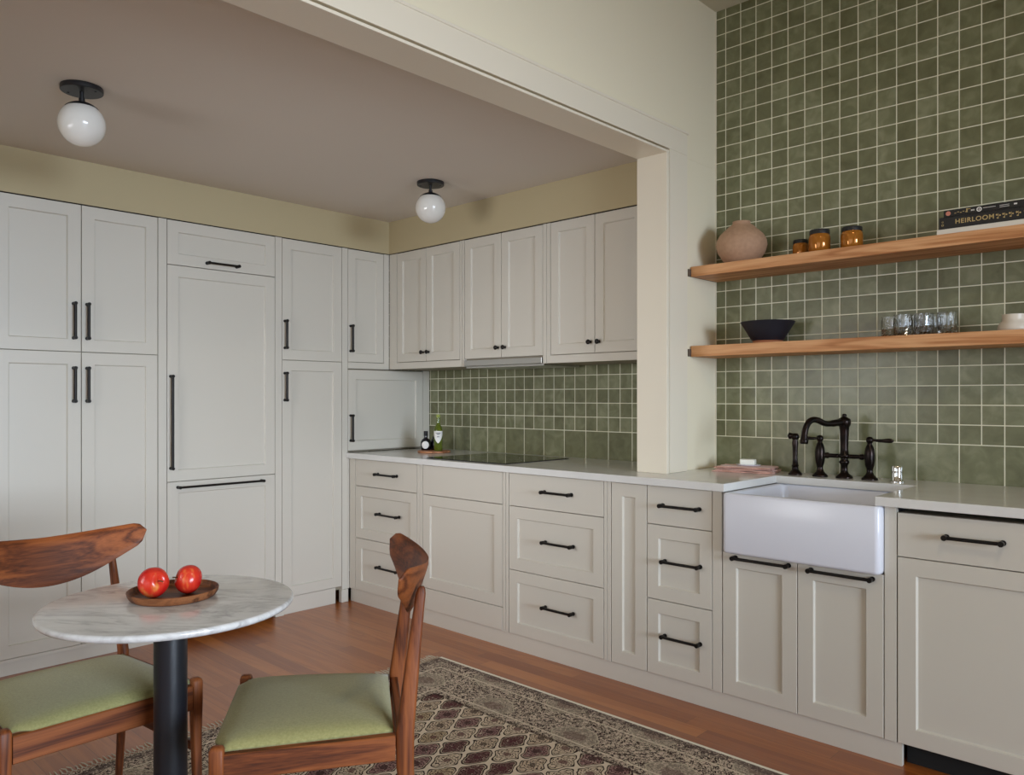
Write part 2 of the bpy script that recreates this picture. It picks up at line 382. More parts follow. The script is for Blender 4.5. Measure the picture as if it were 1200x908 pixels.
# ------------------------------------------------------------------ mesh helpers
def finish(bm, name, mat, parent=None, smooth=False, bevel=0.0, loc=None, seg=2, auto=None):
    me = bpy.data.meshes.new(name)
    bm.normal_update()
    bm.to_mesh(me); bm.free()
    for mm in (mat if isinstance(mat, (list, tuple)) else [mat]):
        me.materials.append(mm)
    if smooth:
        me.polygons.foreach_set('use_smooth', [True] * len(me.polygons))
        if auto:
            me.set_sharp_from_angle(angle=radians(auto))
    o = bpy.data.objects.new(name, me); COL.objects.link(o)
    if loc is not None: o.location = loc
    if parent: o.parent = parent
    if bevel:
        md = o.modifiers.new('bevel', 'BEVEL'); md.width = bevel; md.segments = seg; md.limit_method = 'ANGLE'; md.angle_limit = radians(40)
    return o

def box(bm, x0, x1, y0, y1, z0, z1, mi=0):
    vs = [bm.verts.new(p) for p in ((x0, y0, z0), (x1, y0, z0), (x1, y1, z0), (x0, y1, z0), (x0, y0, z1), (x1, y0, z1), (x1, y1, z1), (x0, y1, z1))]
    for f in ((3, 2, 1, 0), (4, 5, 6, 7), (0, 1, 5, 4), (1, 2, 6, 5), (2, 3, 7, 6), (3, 0, 4, 7)):
        fc = bm.faces.new([vs[i] for i in f]); fc.material_index = mi
    return vs

def boxes(name, mat, lst, parent=None, bevel=0.0, loc=None):
    bm = bmesh.new()
    for b in lst: box(bm, *b)
    return finish(bm, name, mat, parent, bevel=bevel, loc=loc)

def lathe(bm, prof, seg=40, c=(0, 0, 0), wob=None, cap=True):
    rings = []
    for r, z in prof:
        if r <= 1e-6:
            rings.append([bm.verts.new((c[0], c[1], c[2] + z))])
        else:
            ring = []
            for i in range(seg):
                a = 2 * pi * i / seg
                rr = r * (wob(a, z) if wob else 1)
                ring.append(bm.verts.new((c[0] + rr * cos(a), c[1] + rr * sin(a), c[2] + z)))
            rings.append(ring)
    for a, b in zip(rings, rings[1:]):
        if len(a) == 1 and len(b) == 1: continue
        for i in range(seg):
            j = (i + 1) % seg
            if len(a) == 1: bm.faces.new((a[0], b[j], b[i]))
            elif len(b) == 1: bm.faces.new((a[i], a[j], b[0]))
            else: bm.faces.new((a[i], a[j], b[j], b[i]))
    if cap:
        if len(rings[0]) > 1: bm.faces.new(rings[0][::-1])
        if len(rings[-1]) > 1: bm.faces.new(rings[-1])

def tube(bm, pts, rads, seg=14, cap=True, flat=1.0):
    pts = [Vector(p) for p in pts]
    if isinstance(rads, (int, float)): rads = [rads] * len(pts)
    rings = []; up = None
    for i, p in enumerate(pts):
        t = (pts[min(i + 1, len(pts) - 1)] - pts[max(i - 1, 0)]).normalized()
        if up is None:
            up = Vector((0, 0, 1)) if abs(t.z) < .9 else Vector((1, 0, 0))
        n1 = t.cross(up).normalized(); n2 = n1.cross(t).normalized(); up = n2
        rings.append([bm.verts.new(p + (n1 * cos(2 * pi * k / seg) + n2 * sin(2 * pi * k / seg) * flat) * rads[i]) for k in range(seg)])
    for a, b in zip(rings, rings[1:]):
        for k in range(seg):
            j = (k + 1) % seg
            bm.faces.new((a[k], b[k], b[j], a[j]))
    if cap:
        bm.faces.new(rings[0]); bm.faces.new(rings[-1][::-1])
    bmesh.ops.recalc_face_normals(bm, faces=bm.faces)

def bez(p0, p1, p2, p3, n=10):
    p0, p1, p2, p3 = map(Vector, (p0, p1, p2, p3))
    return [p0 * (1 - t) ** 3 + p1 * 3 * t * (1 - t) ** 2 + p2 * 3 * t * t * (1 - t) + p3 * t ** 3 for t in [i / n for i in range(n + 1)]]

def tag(o, label=None, cat=None, group=None, kind=None):
    if label: o['label'] = label
    if cat: o['category'] = cat
    if group: o['group'] = group
    if kind: o['kind'] = kind
    return o

def thing(name, label, cat, loc=(0, 0, 0), rz=0.0, group=None):
    o = bpy.data.objects.new(name, None); COL.objects.link(o)
    o.empty_display_size = .1
    o.location = loc; o.rotation_euler = (0, 0, rz)
    return tag(o, label, cat, group)

def struct(name, bm_or_list, mat, bevel=0.0):
    if isinstance(bm_or_list, list): o = boxes(name, mat, bm_or_list, bevel=bevel)
    else: o = finish(bm_or_list, name, mat, bevel=bevel)
    return tag(o, kind='structure')

# ------------------------------------------------------------------ the room
XR, YB, ZC, ZN = 7.5, -5.9, 2.383, 3.14      # right wall, wall behind camera, kitchen ceiling, dining ceiling
XS = 2.143                                   # plane of the opening wall
struct('floor', [(-0.70, XR, YB, 0.0, -0.05, 0.0)], M['floor'])
struct('wall_back', [(-0.70, XR, 0.0, 0.12, 0.0, ZN + .1)], M['tile'])
struct('wall_left', [(-0.82, -0.70, YB, 0.12, 0.0, ZN + .1)], M['wall'])
struct('ceiling', [(-0.70, 2.03, -3.9, 0.0, ZC, ZC + .05)], M['ceil'])
struct('ceiling.001', [(2.03, XR, YB, 0.0, ZN, ZN + .05)], M['ceil_hi'])
# opening wall : header, stub standing on the worktop, far jamb
struct('wall_opening', [(2.03, XS, YB, -3.70, 0.0, 2.352), (2.03, 2.10, YB, 0.0, 2.3525, ZN), (2.10, XS, YB, 0.0, 2.366, ZN),
                        (2.03, 2.10, -0.466, -0.0005, 0.9145, 2.352), (2.10, XS, -0.450, -0.0005, 0.9145, 2.3655)], M['wall'])
struct('wall_kitchen_side', [(-0.70, 0.90, -3.9, -3.80, 0.0, ZC), (0.90, 1.90, -3.9, -3.80, 0.0, 0.85), (0.90, 1.90, -3.9, -3.80, 1.85, ZC), (1.90, 2.03, -3.9, -3.80, 0.0, ZC)], M['wall'])  # unseen side wall, opening added to let the fill light in
# jamb liner and casing
struct('trim_1', [(2.015, 2.174, -0.487, -0.4665, 0.9145, 2.341), (2.015, 2.174, -3.70, -0.4665, 2.341, 2.3515)], M['trim'], bevel=.0015)
struct('trim_2', [(XS, 2.166, -0.450, -0.302, 0.9145, 2.365), (XS, 2.166, -3.83, -0.302, 2.365, 2.468)], M['trim'], bevel=.002)
struct('trim_3', [(XS, 2.170, -3.84, -0.292, 2.462, 2.474)], M['trim'], bevel=.003)
struct('trim_4', [(2.000, 2.0295, -0.466, -0.352, 0.9145, 2.34)], M['trim'], bevel=.002)
struct('trim_5', [(2.1435, 2.1475, -0.0045, -0.0005, 0.9145, ZN)], M['trim'])
# soffits
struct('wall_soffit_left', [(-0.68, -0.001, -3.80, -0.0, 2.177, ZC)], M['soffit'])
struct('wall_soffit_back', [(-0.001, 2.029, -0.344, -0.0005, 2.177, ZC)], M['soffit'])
# right wall and wall behind the camera with windows
def wall_hole(name, axis, c0, c1, a0, a1, z1, holes, mat):
    """holes: (a0,a1,z0,z1) sorted along a"""
    L = []; cur = a0
    def add(p, q, zz0, zz1):
        L.append((c0, c1, p, q, zz0, zz1) if axis == 'x' else (p, q, c0, c1, zz0, zz1))
    for (h0, h1, hz0, hz1) in holes:
        add(cur, h0, 0, z1); add(h0, h1, 0, hz0); add(h0, h1, hz1, z1); cur = h1
    add(cur, a1, 0, z1)
    return struct(name, L, mat)
WR = [(-4.10, -1.50, .25, 2.20)]
WF = [(2.5, 3.7, .6, 2.2), (4.1, 5.3, .6, 2.2)]
wall_hole('wall_right', 'x', XR, XR + .14, YB, 0.12, ZN + .1, WR, M['wall'])
wall_hole('wall_front', 'y', YB - .14, YB, -0.70, XR + .14, ZN + .1, WF, M['wall'])
struct('window_9', [(0.90, 0.95, -3.88, -3.84, .85, 1.85), (1.85, 1.90, -3.88, -3.84, .85, 1.85), (0.95, 1.85, -3.88, -3.84, .85, .90), (0.95, 1.85, -3.88, -3.84, 1.80, 1.85)], M['trim'])  # unseen frame added around the opening for the kitchen fill light
n = 0
for (a0, a1, z0, z1) in WR:
    n += 1
    t = .045
    L = [(XR + .04, XR + .09, a0, a0 + t, z0, z1), (XR + .04, XR + .09, a1 - t, a1, z0, z1), (XR + .04, XR + .09, a0 + t, a1 - t, z0, z0 + t),
         (XR + .04, XR + .09, a0 + t, a1 - t, z1 - t, z1), (XR + .05, XR + .08, a0 + t, a1 - t, (z0 + z1) / 2 - .02, (z0 + z1) / 2 + .02)]
    struct('window_%d' % n, L, M['trim'])
for (a0, a1, z0, z1) in WF:
    n += 1
    t = .045
    L = [(a0, a0 + t, YB - .09, YB - .04, z0, z1), (a1 - t, a1, YB - .09, YB - .04, z0, z1), (a0 + t, a1 - t, YB - .09, YB - .04, z0, z0 + t),
         (a0 + t, a1 - t, YB - .09, YB - .04, z1 - t, z1), (a0 + t, a1 - t, YB - .08, YB - .05, (z0 + z1) / 2 - .02, (z0 + z1) / 2 + .02)]
    struct('window_%d' % n, L, M['trim'])

# ------------------------------------------------------------------ joinery
def shaker(name, x0, x1, z0, z1, parent, yf=0.0, th=.019, rail=.057, rec=.0095, mat=None, panel=True, zr=None, groove=None):
    """front in the local x-z plane whose face looks to -y at y=yf. One clean mesh with a recessed field."""
    bm = bmesh.new()
    def ring(ax0, ax1, az0, az1, y): return [bm.verts.new(p) for p in ((ax0, y, az0), (ax1, y, az0), (ax1, y, az1), (ax0, y, az1))]
    def skin(a, b):
        for i in range(4):
            j = (i + 1) % 4
            bm.faces.new((a[i], a[j], b[j], b[i]))
    e = .0012
    back = ring(x0, x1, z0, z1, yf + th); o1 = ring(x0, x1, z0, z1, yf + e); o2 = ring(x0 + e, x1 - e, z0 + e, z1 - e, yf)
    bm.faces.new(back)
    skin(back, o1); skin(o1, o2)
    if panel:
        i0 = (x0 + rail, x1 - rail, z0 + (zr or rail), z1 - (zr or rail))
        def off(d): return (i0[0] + d, i0[1] - d, i0[2] + d, i0[3] - d)
        r1 = ring(*i0, yf); r2 = ring(*off(.0015), yf + .0015); r3 = ring(*off(.0022), yf + rec - .003); r4 = ring(*off(.0050), yf + rec)
        skin(o2, r1); skin(r1, r2); skin(r2, r3); skin(r3, r4); bm.faces.new(r4)
    else:
        bm.faces.new(o2)
    bmesh.ops.recalc_face_normals(bm, faces=bm.faces)
    return finish(bm, name, mat or M['cab'], parent)

def bar_pull(parent, cx, cz, length, vertical=False, yf=0.0, name='handle', r=.0060):
    """bar handle with a round collar on each post"""
    bm = bmesh.new(); h = length / 2
    for s in (-1, 1):
        for (ra, ya, yb) in (((.0080, 0, -.005), (.0062, -.004, -.022), (.0082, -.020, -.036)) if vertical or length > .4 else ((.0092, 0, -.006), (.0060, -.005, -.022), (.0090, -.020, -.035))):
            p0 = Vector((s * h, ya, 0)); p1 = Vector((s * h, yb, 0))
            tube(bm, [p0, p1], ra, 14)
    tube(bm, [(-h, -.028, 0), (h, -.028, 0)], r + (.0012 if vertical else 0), 12)
    if vertical:
        bmesh.ops.rotate(bm, verts=bm.verts, cent=(0, 0, 0), matrix=Matrix.Rotation(pi / 2, 3, 'Y'))
    o = finish(bm, name, M['bronze'], parent, smooth=True, auto=40, loc=(cx, yf - .0002, cz))
    return o

def knob(parent, cx, cz, yf=0.0):
    bm = bmesh.new()
    lathe(bm, [(.0065, 0), (.0075, .002), (.0045, .005), (.0045, .012), (.009, .016), (.0125, .020), (.0128, .024), (.010, .028), (.004, .030), (0, .0302)], 20)
    bmesh.ops.rotate(bm, verts=bm.verts, cent=(0, 0, 0), matrix=Matrix.Rotation(pi / 2, 3, 'X'))
    return finish(bm, 'knob', M['bronze'], parent, smooth=True, auto=50, loc=(cx, yf - .0002, cz))

G = .0016   # half gap between fronts
class Unit:
    """cabinet whose face frame lies in local plane y=0, body behind it"""
    def __init__(s, name, label, cat, loc, rz, x0, x1, z0, z1, depth, group=None, frame=None, top=True):
        s.t = thing(name, label, cat, loc, rz, group); s.x0, s.x1, s.z0, s.z1 = x0, x1, z0, z1
        boxes('body', M['carcass'], [(x0 + .0006, x1 - .0006, .0215, depth, z0 + .0005, z1 - .0005)], s.t)
        if frame:
            for a, b, c, d in frame:
                boxes('face_stile' if d - c > b - a else 'face_rail', M['cab'], [(a + (.0006 if abs(a - x0) < 1e-6 else 0), b - (.0006 if abs(b - x1) < 1e-6 else 0), 0, .0213, c + .0002, d - .0002)], s.t, bevel=.0008)
    def front(s, name, x0, x1, z0, z1, panel=True, handle=None, kn=None, rail=.057, label=None, mat=None, nudge=0.0):
        d = shaker(name, x0 + G, x1 - G, z0 + G, z1 - G, s.t, yf=nudge, panel=panel, rail=rail, mat=mat)
        if label: d['label'] = label
        if handle: bar_pull(d, *handle, yf=nudge)
        if kn: knob(d, *kn)
        return d

# ---- tall wall (faces +x). local x = world y, local -y = world +x
T = pi / 2
ZT, ZS, ZF1, ZF2, ZB = 2.172, 1.470, .817, 1.940, .076
def tall(name, label, cat, y0, y1, z0=ZB, z1=ZT, depth=.62, frame=None, group=None):
    c = (y0 + y1) / 2
    u = Unit(name, label, cat, (0, c, 0), T, y0 - c, y1 - c, z0, z1, depth, group, [(a - c, b - c, p, q) for a, b, p, q in frame] if frame else None)
    u.c = c
    return u
def tf(u, name, y0, y1, z0, z1, **k):
    if k.get('handle'):
        h = k['handle']; k['handle'] = (h[0] - u.c,) + h[1:]
    return u.front(name, y0 - u.c, y1 - u.c, z0, z1, **k)

u = tall('tall_cabinet', 'putty painted pantry with two pairs of tall shaker doors left of the refrigerator', 'cabinet', -2.539, -1.771,
         frame=[(-1.816 + G, -1.771, ZB, ZT), (-2.538, -1.816, .060, ZB)])
for (a, b, hy) in ((-2.538, -2.1765, -2.211), (-2.1765, -1.816, -2.152)):
    tf(u, 'door', a, b, ZS, ZT, handle=(hy, 1.617, .163, True))
    tf(u, 'door', a, b, ZB, ZS, handle=(hy, 1.3145, .157, True))
u = tall('tall_cabinet', 'putty painted pantry farthest left, next to the four-door pantry', 'cabinet', -3.30, -2.540,
         frame=[(-3.30, -3.255, ZB, ZT)])
for (a, b, hy) in ((-3.255, -2.90, -2.93), (-2.90, -2.541, -2.87)):
    tf(u, 'door', a, b, ZS, ZT, handle=(hy, 1.617, .163, True))
    tf(u, 'door', a, b, ZB, ZS, handle=(hy, 1.3145, .157, True))
# fridge with cabinet panels
u = tall('over_refrigerator_cabinet', 'small wide lift-up cabinet with one handle above the panelled refrigerator', 'cabinet', -1.770, -1.1565, z0=ZF2 + .001)
tf(u, 'door', -1.770, -1.1565, ZF2, ZT, handle=(-1.474, 1.970, .168))
u = tall('refrigerator', 'built-in refrigerator behind putty shaker panels with the longest black handles', 'refrigerator', -1.770, -1.1565, z0=.10, z1=ZF2 - .001)
tf(u, 'door', -1.770, -1.1565, ZF1, ZF2, handle=(-1.752, 1.125, .475, True, ))
tf(u, 'freezer_drawer', -1.770, -1.1565, .10, ZF1, handle=(-1.479, .787, .472))
u = tall('tall_cabinet', 'narrow putty pantry with one door over another, right of the refrigerator', 'cabinet', -1.156, -.662,
         frame=[(-1.156, -1.1115 - G, .078, ZT), (-.7055 + G, -.662, .078, ZT)])
tf(u, 'door', -1.1115, -.7055, ZS, ZT, handle=(-1.096, 1.617, .155, True))
tf(u, 'door', -1.1115, -.7055, .098, ZS, handle=(-1.096, 1.316, .155, True))
boxes('filler_strip', M['cab'], [(-.6618 - u.c, -.6515 - u.c, 0, .021, .0785, .8795)], u.t)
boxes('base_panel', M['cab'], [(-1.105 - u.c, -.746 - u.c, .008, .03, .0005, .0960)], u.t)
for (a, b) in ((-1.158, -1.105), (-.712, -.664)):
    boxes('foot', M['cab'], [(a - u.c, b - u.c, -.008, .021, .0005, .0775)], u.t, bevel=.0015)
u = tall('corner_wall_cabinet', 'small single-door wall cabinet in the corner above the appliance garage', 'cabinet', -.661, -.345, z0=1.433,
         frame=[(-.387 + G, -.345, 1.433, ZT), (-.661, -.387 + G, 1.433, 1.4715)])
tf(u, 'door', -.661, -.387, 1.473, ZT, handle=(-.643, 1.618, .155, True), rail=.052)
u = tall('appliance_garage', 'square-doored appliance garage standing on the worktop corner', 'cabinet', -.661, -.004, z0=.9155, z1=1.4315,
         frame=[(-.060 + G, -.004, .9155, 1.4315)])
tf(u, 'door', -.661, -.060, .925, 1.426, handle=(-.643, 1.065, .155, True))
struct('baseboard_left', [(-.06, -.012, -3.30, -1.772, .0005, .072)], M['cab'])

# ---- base run (faces -y) plane y=-.65
YF = -.65
ZD, ZR1, ZR2 = .081, .716, .399
ZTOP = .8795
def base(name, label, x0, x1, frame=None, group=None, z1=ZTOP, cat='cabinet'):
    c = (x0 + x1) / 2
    u = Unit(name, label, cat, (c, YF, 0), 0, x0 - c, x1 - c, ZD, z1, .62, group, [(a - c, b - c, p, q) for a, b, p, q in frame] if frame else None)
    u.c = c
    return u
def bf(u, name, x0, x1, z0, z1, **k):
    return tf(u, name, x0, x1, z0, z1, **k)
u = base('base_cabinet', 'putty three-drawer base cabinet in the far corner beside the tall pantry', .001, .672,
         [(.001, .061 - G, ZD, ZTOP), (.648 + G, .672, ZD, ZTOP)])
bf(u, 'drawer', .061, .648, ZR1, ZTOP, panel=False, handle=(.382, .800, .178))
bf(u, 'drawer', .061, .648, ZR2, ZR1, handle=(.400, .566, .185))
bf(u, 'drawer', .061, .648, ZD, ZR2, handle=(.400, .253, .185))
u = base('base_cabinet', 'putty base cabinet with one wide door below the cooktop', .673, 1.338,
         [(.673, .6985 - G, ZD, ZTOP), (1.3175 + G, 1.338, ZD, ZTOP)])
bf(u, 'top_panel', .6985, 1.3175, ZR1, ZTOP, panel=False)
bf(u, 'door', .6985, 1.3175, .199, ZR1)
bf(u, 'bottom_panel', .6985, 1.3175, ZD, .199, panel=False)
u = base('base_cabinet', 'widest putty three-drawer base cabinet, second from the tall narrow pull-out', 1.339, 1.968,
         [(1.339, 1.361 - G, ZD, ZTOP), (1.949 + G, 1.968, ZD, ZTOP)])
u.t['label'] = 'widest putty three-drawer base cabinet, right of the cooktop cabinet'
bf(u, 'drawer', 1.361, 1.949, ZR1, ZTOP, panel=False, handle=(1.682, .802, .165))
bf(u, 'drawer', 1.361, 1.949, ZR2, ZR1, handle=(1.690, .563, .170))
bf(u, 'drawer', 1.361, 1.949, ZD, ZR2, handle=(1.690, .253, .170))
u = base('pull_out_cabinet', 'slim pull-out base cabinet with a narrow full-height handleless shaker door', 1.969, 2.177,
         [(1.969, 1.990 - G, ZD, ZTOP)])
bf(u, 'door', 1.990, 2.177, ZD, ZTOP, rail=.057)
u = base('base_cabinet', 'narrow putty three-drawer base cabinet just left of the white sink', 2.178, 2.531,
         [(2.488 + G, 2.531, ZD, ZTOP)])
bf(u, 'drawer', 2.178, 2.488, ZR1, ZTOP, panel=False, handle=(2.345, .800, .172))
bf(u, 'drawer', 2.178, 2.488, ZR2, ZR1, handle=(2.352, .567, .166), rail=.055)
bf(u, 'drawer', 2.178, 2.488, ZD, ZR2, handle=(2.352, .254, .166), rail=.055)
# sink base: lower body so the basin fits
u = base('sink_cabinet', 'two-door base cabinet carrying the white apron sink, handles along the top', 2.532, 3.184,
         [(3.145, 3.184, ZD, ZTOP)], z1=.640)
bf(u, 'door', 2.533, 2.838, ZD, .645, handle=(2.698, .627, .215))
bf(u, 'door', 2.838, 3.143, ZD, .645, handle=(2.998, .624, .215))
# dishwasher
u = base('dishwasher', 'panelled dishwasher at the right picture edge with a black kick space', 3.186, 3.786, None, z1=.862, cat='dishwasher')
bf(u, 'top_panel', 3.186, 3.786, .7135, .864, panel=False, handle=(3.418, .798, .160))
bf(u, 'door', 3.186, 3.786, ZD, .7135, nudge=0.0)
kb = boxes('kick_plate', M['kick_black'], [(3.200 - u.c, 3.784 - u.c, .060, .075, .0005, .079)], u.t); kb['label'] = 'black recessed kick plate'
u = thing('end_panel', 'putty end panel closing the cabinet run right of the dishwasher', 'panel', (3.803, YF, 0)); boxes('panel', M['cab'], [(-.015, .015, 0, .62, .0005, .8795)], u, bevel=.001)
struct('baseboard_back', [(.001, 3.198, YF + .010, YF + .03, .0005, .0795)], M['cab'])

# ---- wall cabinets (plane y=-.343)
YU = -.343
def upper(label, x0, x1, splits, frame, group=None, kn=()):
    c = (x0 + x1) / 2
    u = Unit('wall_cabinet', label, 'cabinet', (c, YU, 1.434), 0, x0 - c, x1 - c, 0, ZT - 1.434, .335, group, [(a - c, b - c, p - 1.434, q - 1.434) for a, b, p, q in frame])
    for (a, b), k in zip(splits, kn):
        u.front('door', a - c, b - c, 1.476 - 1.434, ZT - 1.434, kn=(k - c, 1.532 - 1.434), rail=.052)
    return u, c
upper('two-door wall cabinet in the far corner, left of the hood', .001, .687, ((.079, .364), (.364, .668)),
      [(.001, .079 - G, 1.434, ZT), (.668 + G, .687, 1.434, ZT), (.079 - G, .668 + G, 1.434, 1.476 - G)], kn=(.340, .392))
u, c = upper('two-door wall cabinet above the slim cooker hood', .688, 1.343, ((.708, 1.008), (1.008, 1.316)),
      [(.688, .708 - G, 1.434, ZT), (1.316 + G, 1.343, 1.434, ZT)], kn=(.984, 1.040))
upper('two-door wall cabinet beside the opening trim, right of the hood', 1.344, 1.979, ((1.370, 1.662), (1.662, 1.954)),
      [(1.344, 1.370 - G, 1.434, ZT), (1.954 + G, 1.979, 1.434, ZT), (1.370 - G, 1.954 + G, 1.434, 1.476 - G)], kn=(1.637, 1.692))
h = thing('cooker_hood', 'slim slide-out metal cooker hood under the middle wall cabinet', 'hood', (1.012, -.18, 1.42))
boxes('visor', M['steel'], [(-.300, .302, -.170, -.150, .0165, .0475)], h, bevel=.001)
boxes('body', M['steel'], [(-.300, .302, -.150, .15, .004, .0135)], h)

# dark strip standing in for the shade line above the tall and wall cabinets
struct('gap_shade_strip', [(-.62, -.004, -3.30, -.002, 2.1725, 2.1765), (-.004, 1.98, -.339, -.002, 2.1725, 2.1765)], M['gap_shade'])

# ------------------------------------------------------------------ worktop with sink cut-out
def slab(name, mat, xs, ys, skip, z0, z1, bevel, parent=None):
    bm = bmesh.new(); V = {}
    def v(i, j, z):
        k = (i, j, z)
        if k not in V: V[k] = bm.verts.new((xs[i], ys[j], z))
        return V[k]
    cells = {(i, j) for i in range(len(xs) - 1) for j in range(len(ys) - 1)} - skip
    for (i, j) in cells:
        bm.faces.new((v(i, j, z1), v(i + 1, j, z1), v(i + 1, j + 1, z1), v(i, j + 1, z1)))
        bm.faces.new((v(i, j + 1, z0), v(i + 1, j + 1, z0), v(i + 1, j, z0), v(i, j, z0)))
        for (di, dj, a, b) in ((-1, 0, (i, j + 1), (i, j)), (1, 0, (i + 1, j), (i + 1, j + 1)), (0, -1, (i, j), (i + 1, j)), (0, 1, (i + 1, j + 1), (i, j + 1))):
            if (i + di, j + dj) not in cells:
                bm.faces.new((v(*a, z0), v(*b, z0), v(*b, z1), v(*a, z1)))
    bmesh.ops.dissolve_limit(bm, angle_limit=.01, verts=bm.verts, edges=bm.edges)
    return finish(bm, name, mat, parent, bevel=bevel)
w = slab('worktop', M['quartz'], [.001, 2.553, 3.121, 3.835], [-.675, -.218, -.001], {(1, 0)}, .882, .914, .002)
tag(w, 'continuous pale quartz worktop along the base cabinets, cut out around the sink', 'worktop')

# cooktop
t = thing('cooktop', 'flat black glass induction cooktop set in the far worktop', 'cooktop', (1.0, -.37, .9142))
bm = bmesh.new(); box(bm, -.305, .305, -.25, .26, 0, .0045)
finish(bm, 'glass_plate', M['cooktop'], t, bevel=.002)
zone_m = new_mat('zone_grey', (.12, .12, .12, 1), .4)[0]
for (cx_, cy_, r_) in ((-.16, .12, .09), (-.16, -.12, .075), (.16, .12, .075), (.16, -.12, .105)):
    bm = bmesh.new()
    for k in range(40):
        a0, a1 = 2 * pi * k / 40, 2 * pi * (k + 1) / 40
        bm.faces.new([bm.verts.new((cx_ + rr * cos(a), cy_ + rr * sin(a), .0047)) for rr, a in ((r_, a0), (r_, a1), (r_ - .002, a1), (r_ - .002, a0))][::-1])
    bmesh.ops.remove_doubles(bm, verts=bm.verts, dist=1e-5)
    finish(bm, 'heating_zone', zone_m, t)

# ------------------------------------------------------------------ sink
def rrect(x0, x1, y0, y1, r, n=6):
    P = []
    for (cx, cy, a0) in ((x1 - r, y1 - r, 0), (x0 + r, y1 - r, pi / 2), (x0 + r, y0 + r, pi), (x1 - r, y0 + r, 3 * pi / 2)):
        for k in range(n + 1):
            a = a0 + (pi / 2) * k / n
            P.append((cx + r * cos(a), cy + r * sin(a)))
    return P
t = thing('apron_sink', 'deep white fireclay farmhouse sink with a bare front apron', 'sink', (2.849, -.42, .645))
bm = bmesh.new()
ox0, ox1, oy0, oy1 = -.299, .293, -.268, .238      # outer, local
loops = []
def addloop(P, z): loops.append([bm.verts.new((p[0], p[1], z)) for p in P])
addloop(rrect(ox0 + .012, ox1 - .012, oy0 + .012, oy1 - .012, .014), .000)
addloop(rrect(ox0 + .004, ox1 - .004, oy0 + .004, oy1 - .004, .018), .003)
addloop(rrect(ox0, ox1, oy0, oy1, .020), .012)
addloop(rrect(ox0, ox1, oy0, oy1, .020), .226)
addloop(rrect(ox0 + .003, ox1 - .003, oy0 + .003, oy1 - .003, .018), .233)
addloop(rrect(ox0 + .008, ox1 - .008, oy0 + .008, oy1 - .008, .014), .2355)
addloop(rrect(ox0 + .024, ox1 - .024, oy0 + .022, oy1 - .024, .024), .2355)
addloop(rrect(ox0 + .030, ox1 - .030, oy0 + .028, oy1 - .030, .028), .230)
addloop(rrect(ox0 + .034, ox1 - .034, oy0 + .032, oy1 - .034, .034), .060)
addloop(rrect(ox0 + .050, ox1 - .050, oy0 + .048, oy1 - .050, .040), .030)
addloop(rrect(ox0 + .090, ox1 - .090, oy0 + .090, oy1 - .090, .050), .022)
for a, b in zip(loops, loops[1:]):
    nn = len(a)
    for i in range(nn):
        j = (i + 1) % nn
        bm.faces.new((a[i], a[j], b[j], b[i]))
bm.faces.new(loops[0][::-1]); bm.faces.new(loops[-1])
finish(bm, 'basin', M['porcelain'], t, smooth=True, auto=50)
bm = bmesh.new(); lathe(bm, [(0, .0225), (.045, .0225), (.045, .026), (.030, .026), (.028, .0235), (0, .0235)], 28)
d = finish(bm, 'drain', M['steel'], t, smooth=True, auto=40); d['label'] = 'round metal drain'

# ------------------------------------------------------------------ faucet set
FY = -.12
t = thing('bridge_faucet', 'oil-rubbed bronze bridge faucet with two levers behind the sink', 'faucet', (2.809, FY, .9142))
bm = bmesh.new()
lathe(bm, [(.033, 0), (.034, .004), (.030, .010), (.018, .020), (.0135, .030), (.0135, .055), (.019, .062), (.021, .070), (.0145, .077), (.0145, .083),
           (.024, .088), (.025, .096), (.017, .104), (.0155, .125), (.0165, .150), (.0185, .200), (.020, .215), (.024, .222), (.027, .236), (.0255, .248), (.016, .254), (.009, .258), (.010, .264), (.006, .270), (0, .271)], 28)
finish(bm, 'column', M['faucet'], t, smooth=True, auto=60)
bm = bmesh.new()
P = bez((0, 0, .236), (0, -.05, .236), (0, -.095, .222), (0, -.13, .236), 10)[:-1] + bez((0, -.13, .236), (0, -.170, .255), (0, -.225, .262), (0, -.232, .170), 14)
rr = [.0145] * 6 + [.0125 + .002 * 0] * (len(P) - 6 - 2) + [.0125, .0145]
tube(bm, P, rr, 16)
lathe(bm, [(.0145, .150), (.0165, .154), (.0165, .166), (.013, .174)], 18, c=(0, -.232, 0))
bmesh.ops.rotate(bm, verts=bm.verts, cent=(0, 0, 0), matrix=Matrix.Rotation(radians(-20), 3, 'Z'))
finish(bm, 'spout', M['faucet'], t, smooth=True, auto=60)
bm = bmesh.new()
tube(bm, [(-.103, 0, .092), (-.080, 0, .092), (-.078, 0, .092), (-.066, 0, .092), (-.064, 0, .092), (-.02, 0, .092)], [.0085, .0085, .0125, .0125, .009, .009], 16)
tube(bm, [(.103, 0, .092), (.080, 0, .092), (.078, 0, .092), (.066, 0, .092), (.064, 0, .092), (.02, 0, .092)], [.0085, .0085, .0125, .0125, .009, .009], 16)
finish(bm, 'bridge_pipe', M['faucet'], t, smooth=True, auto=60)
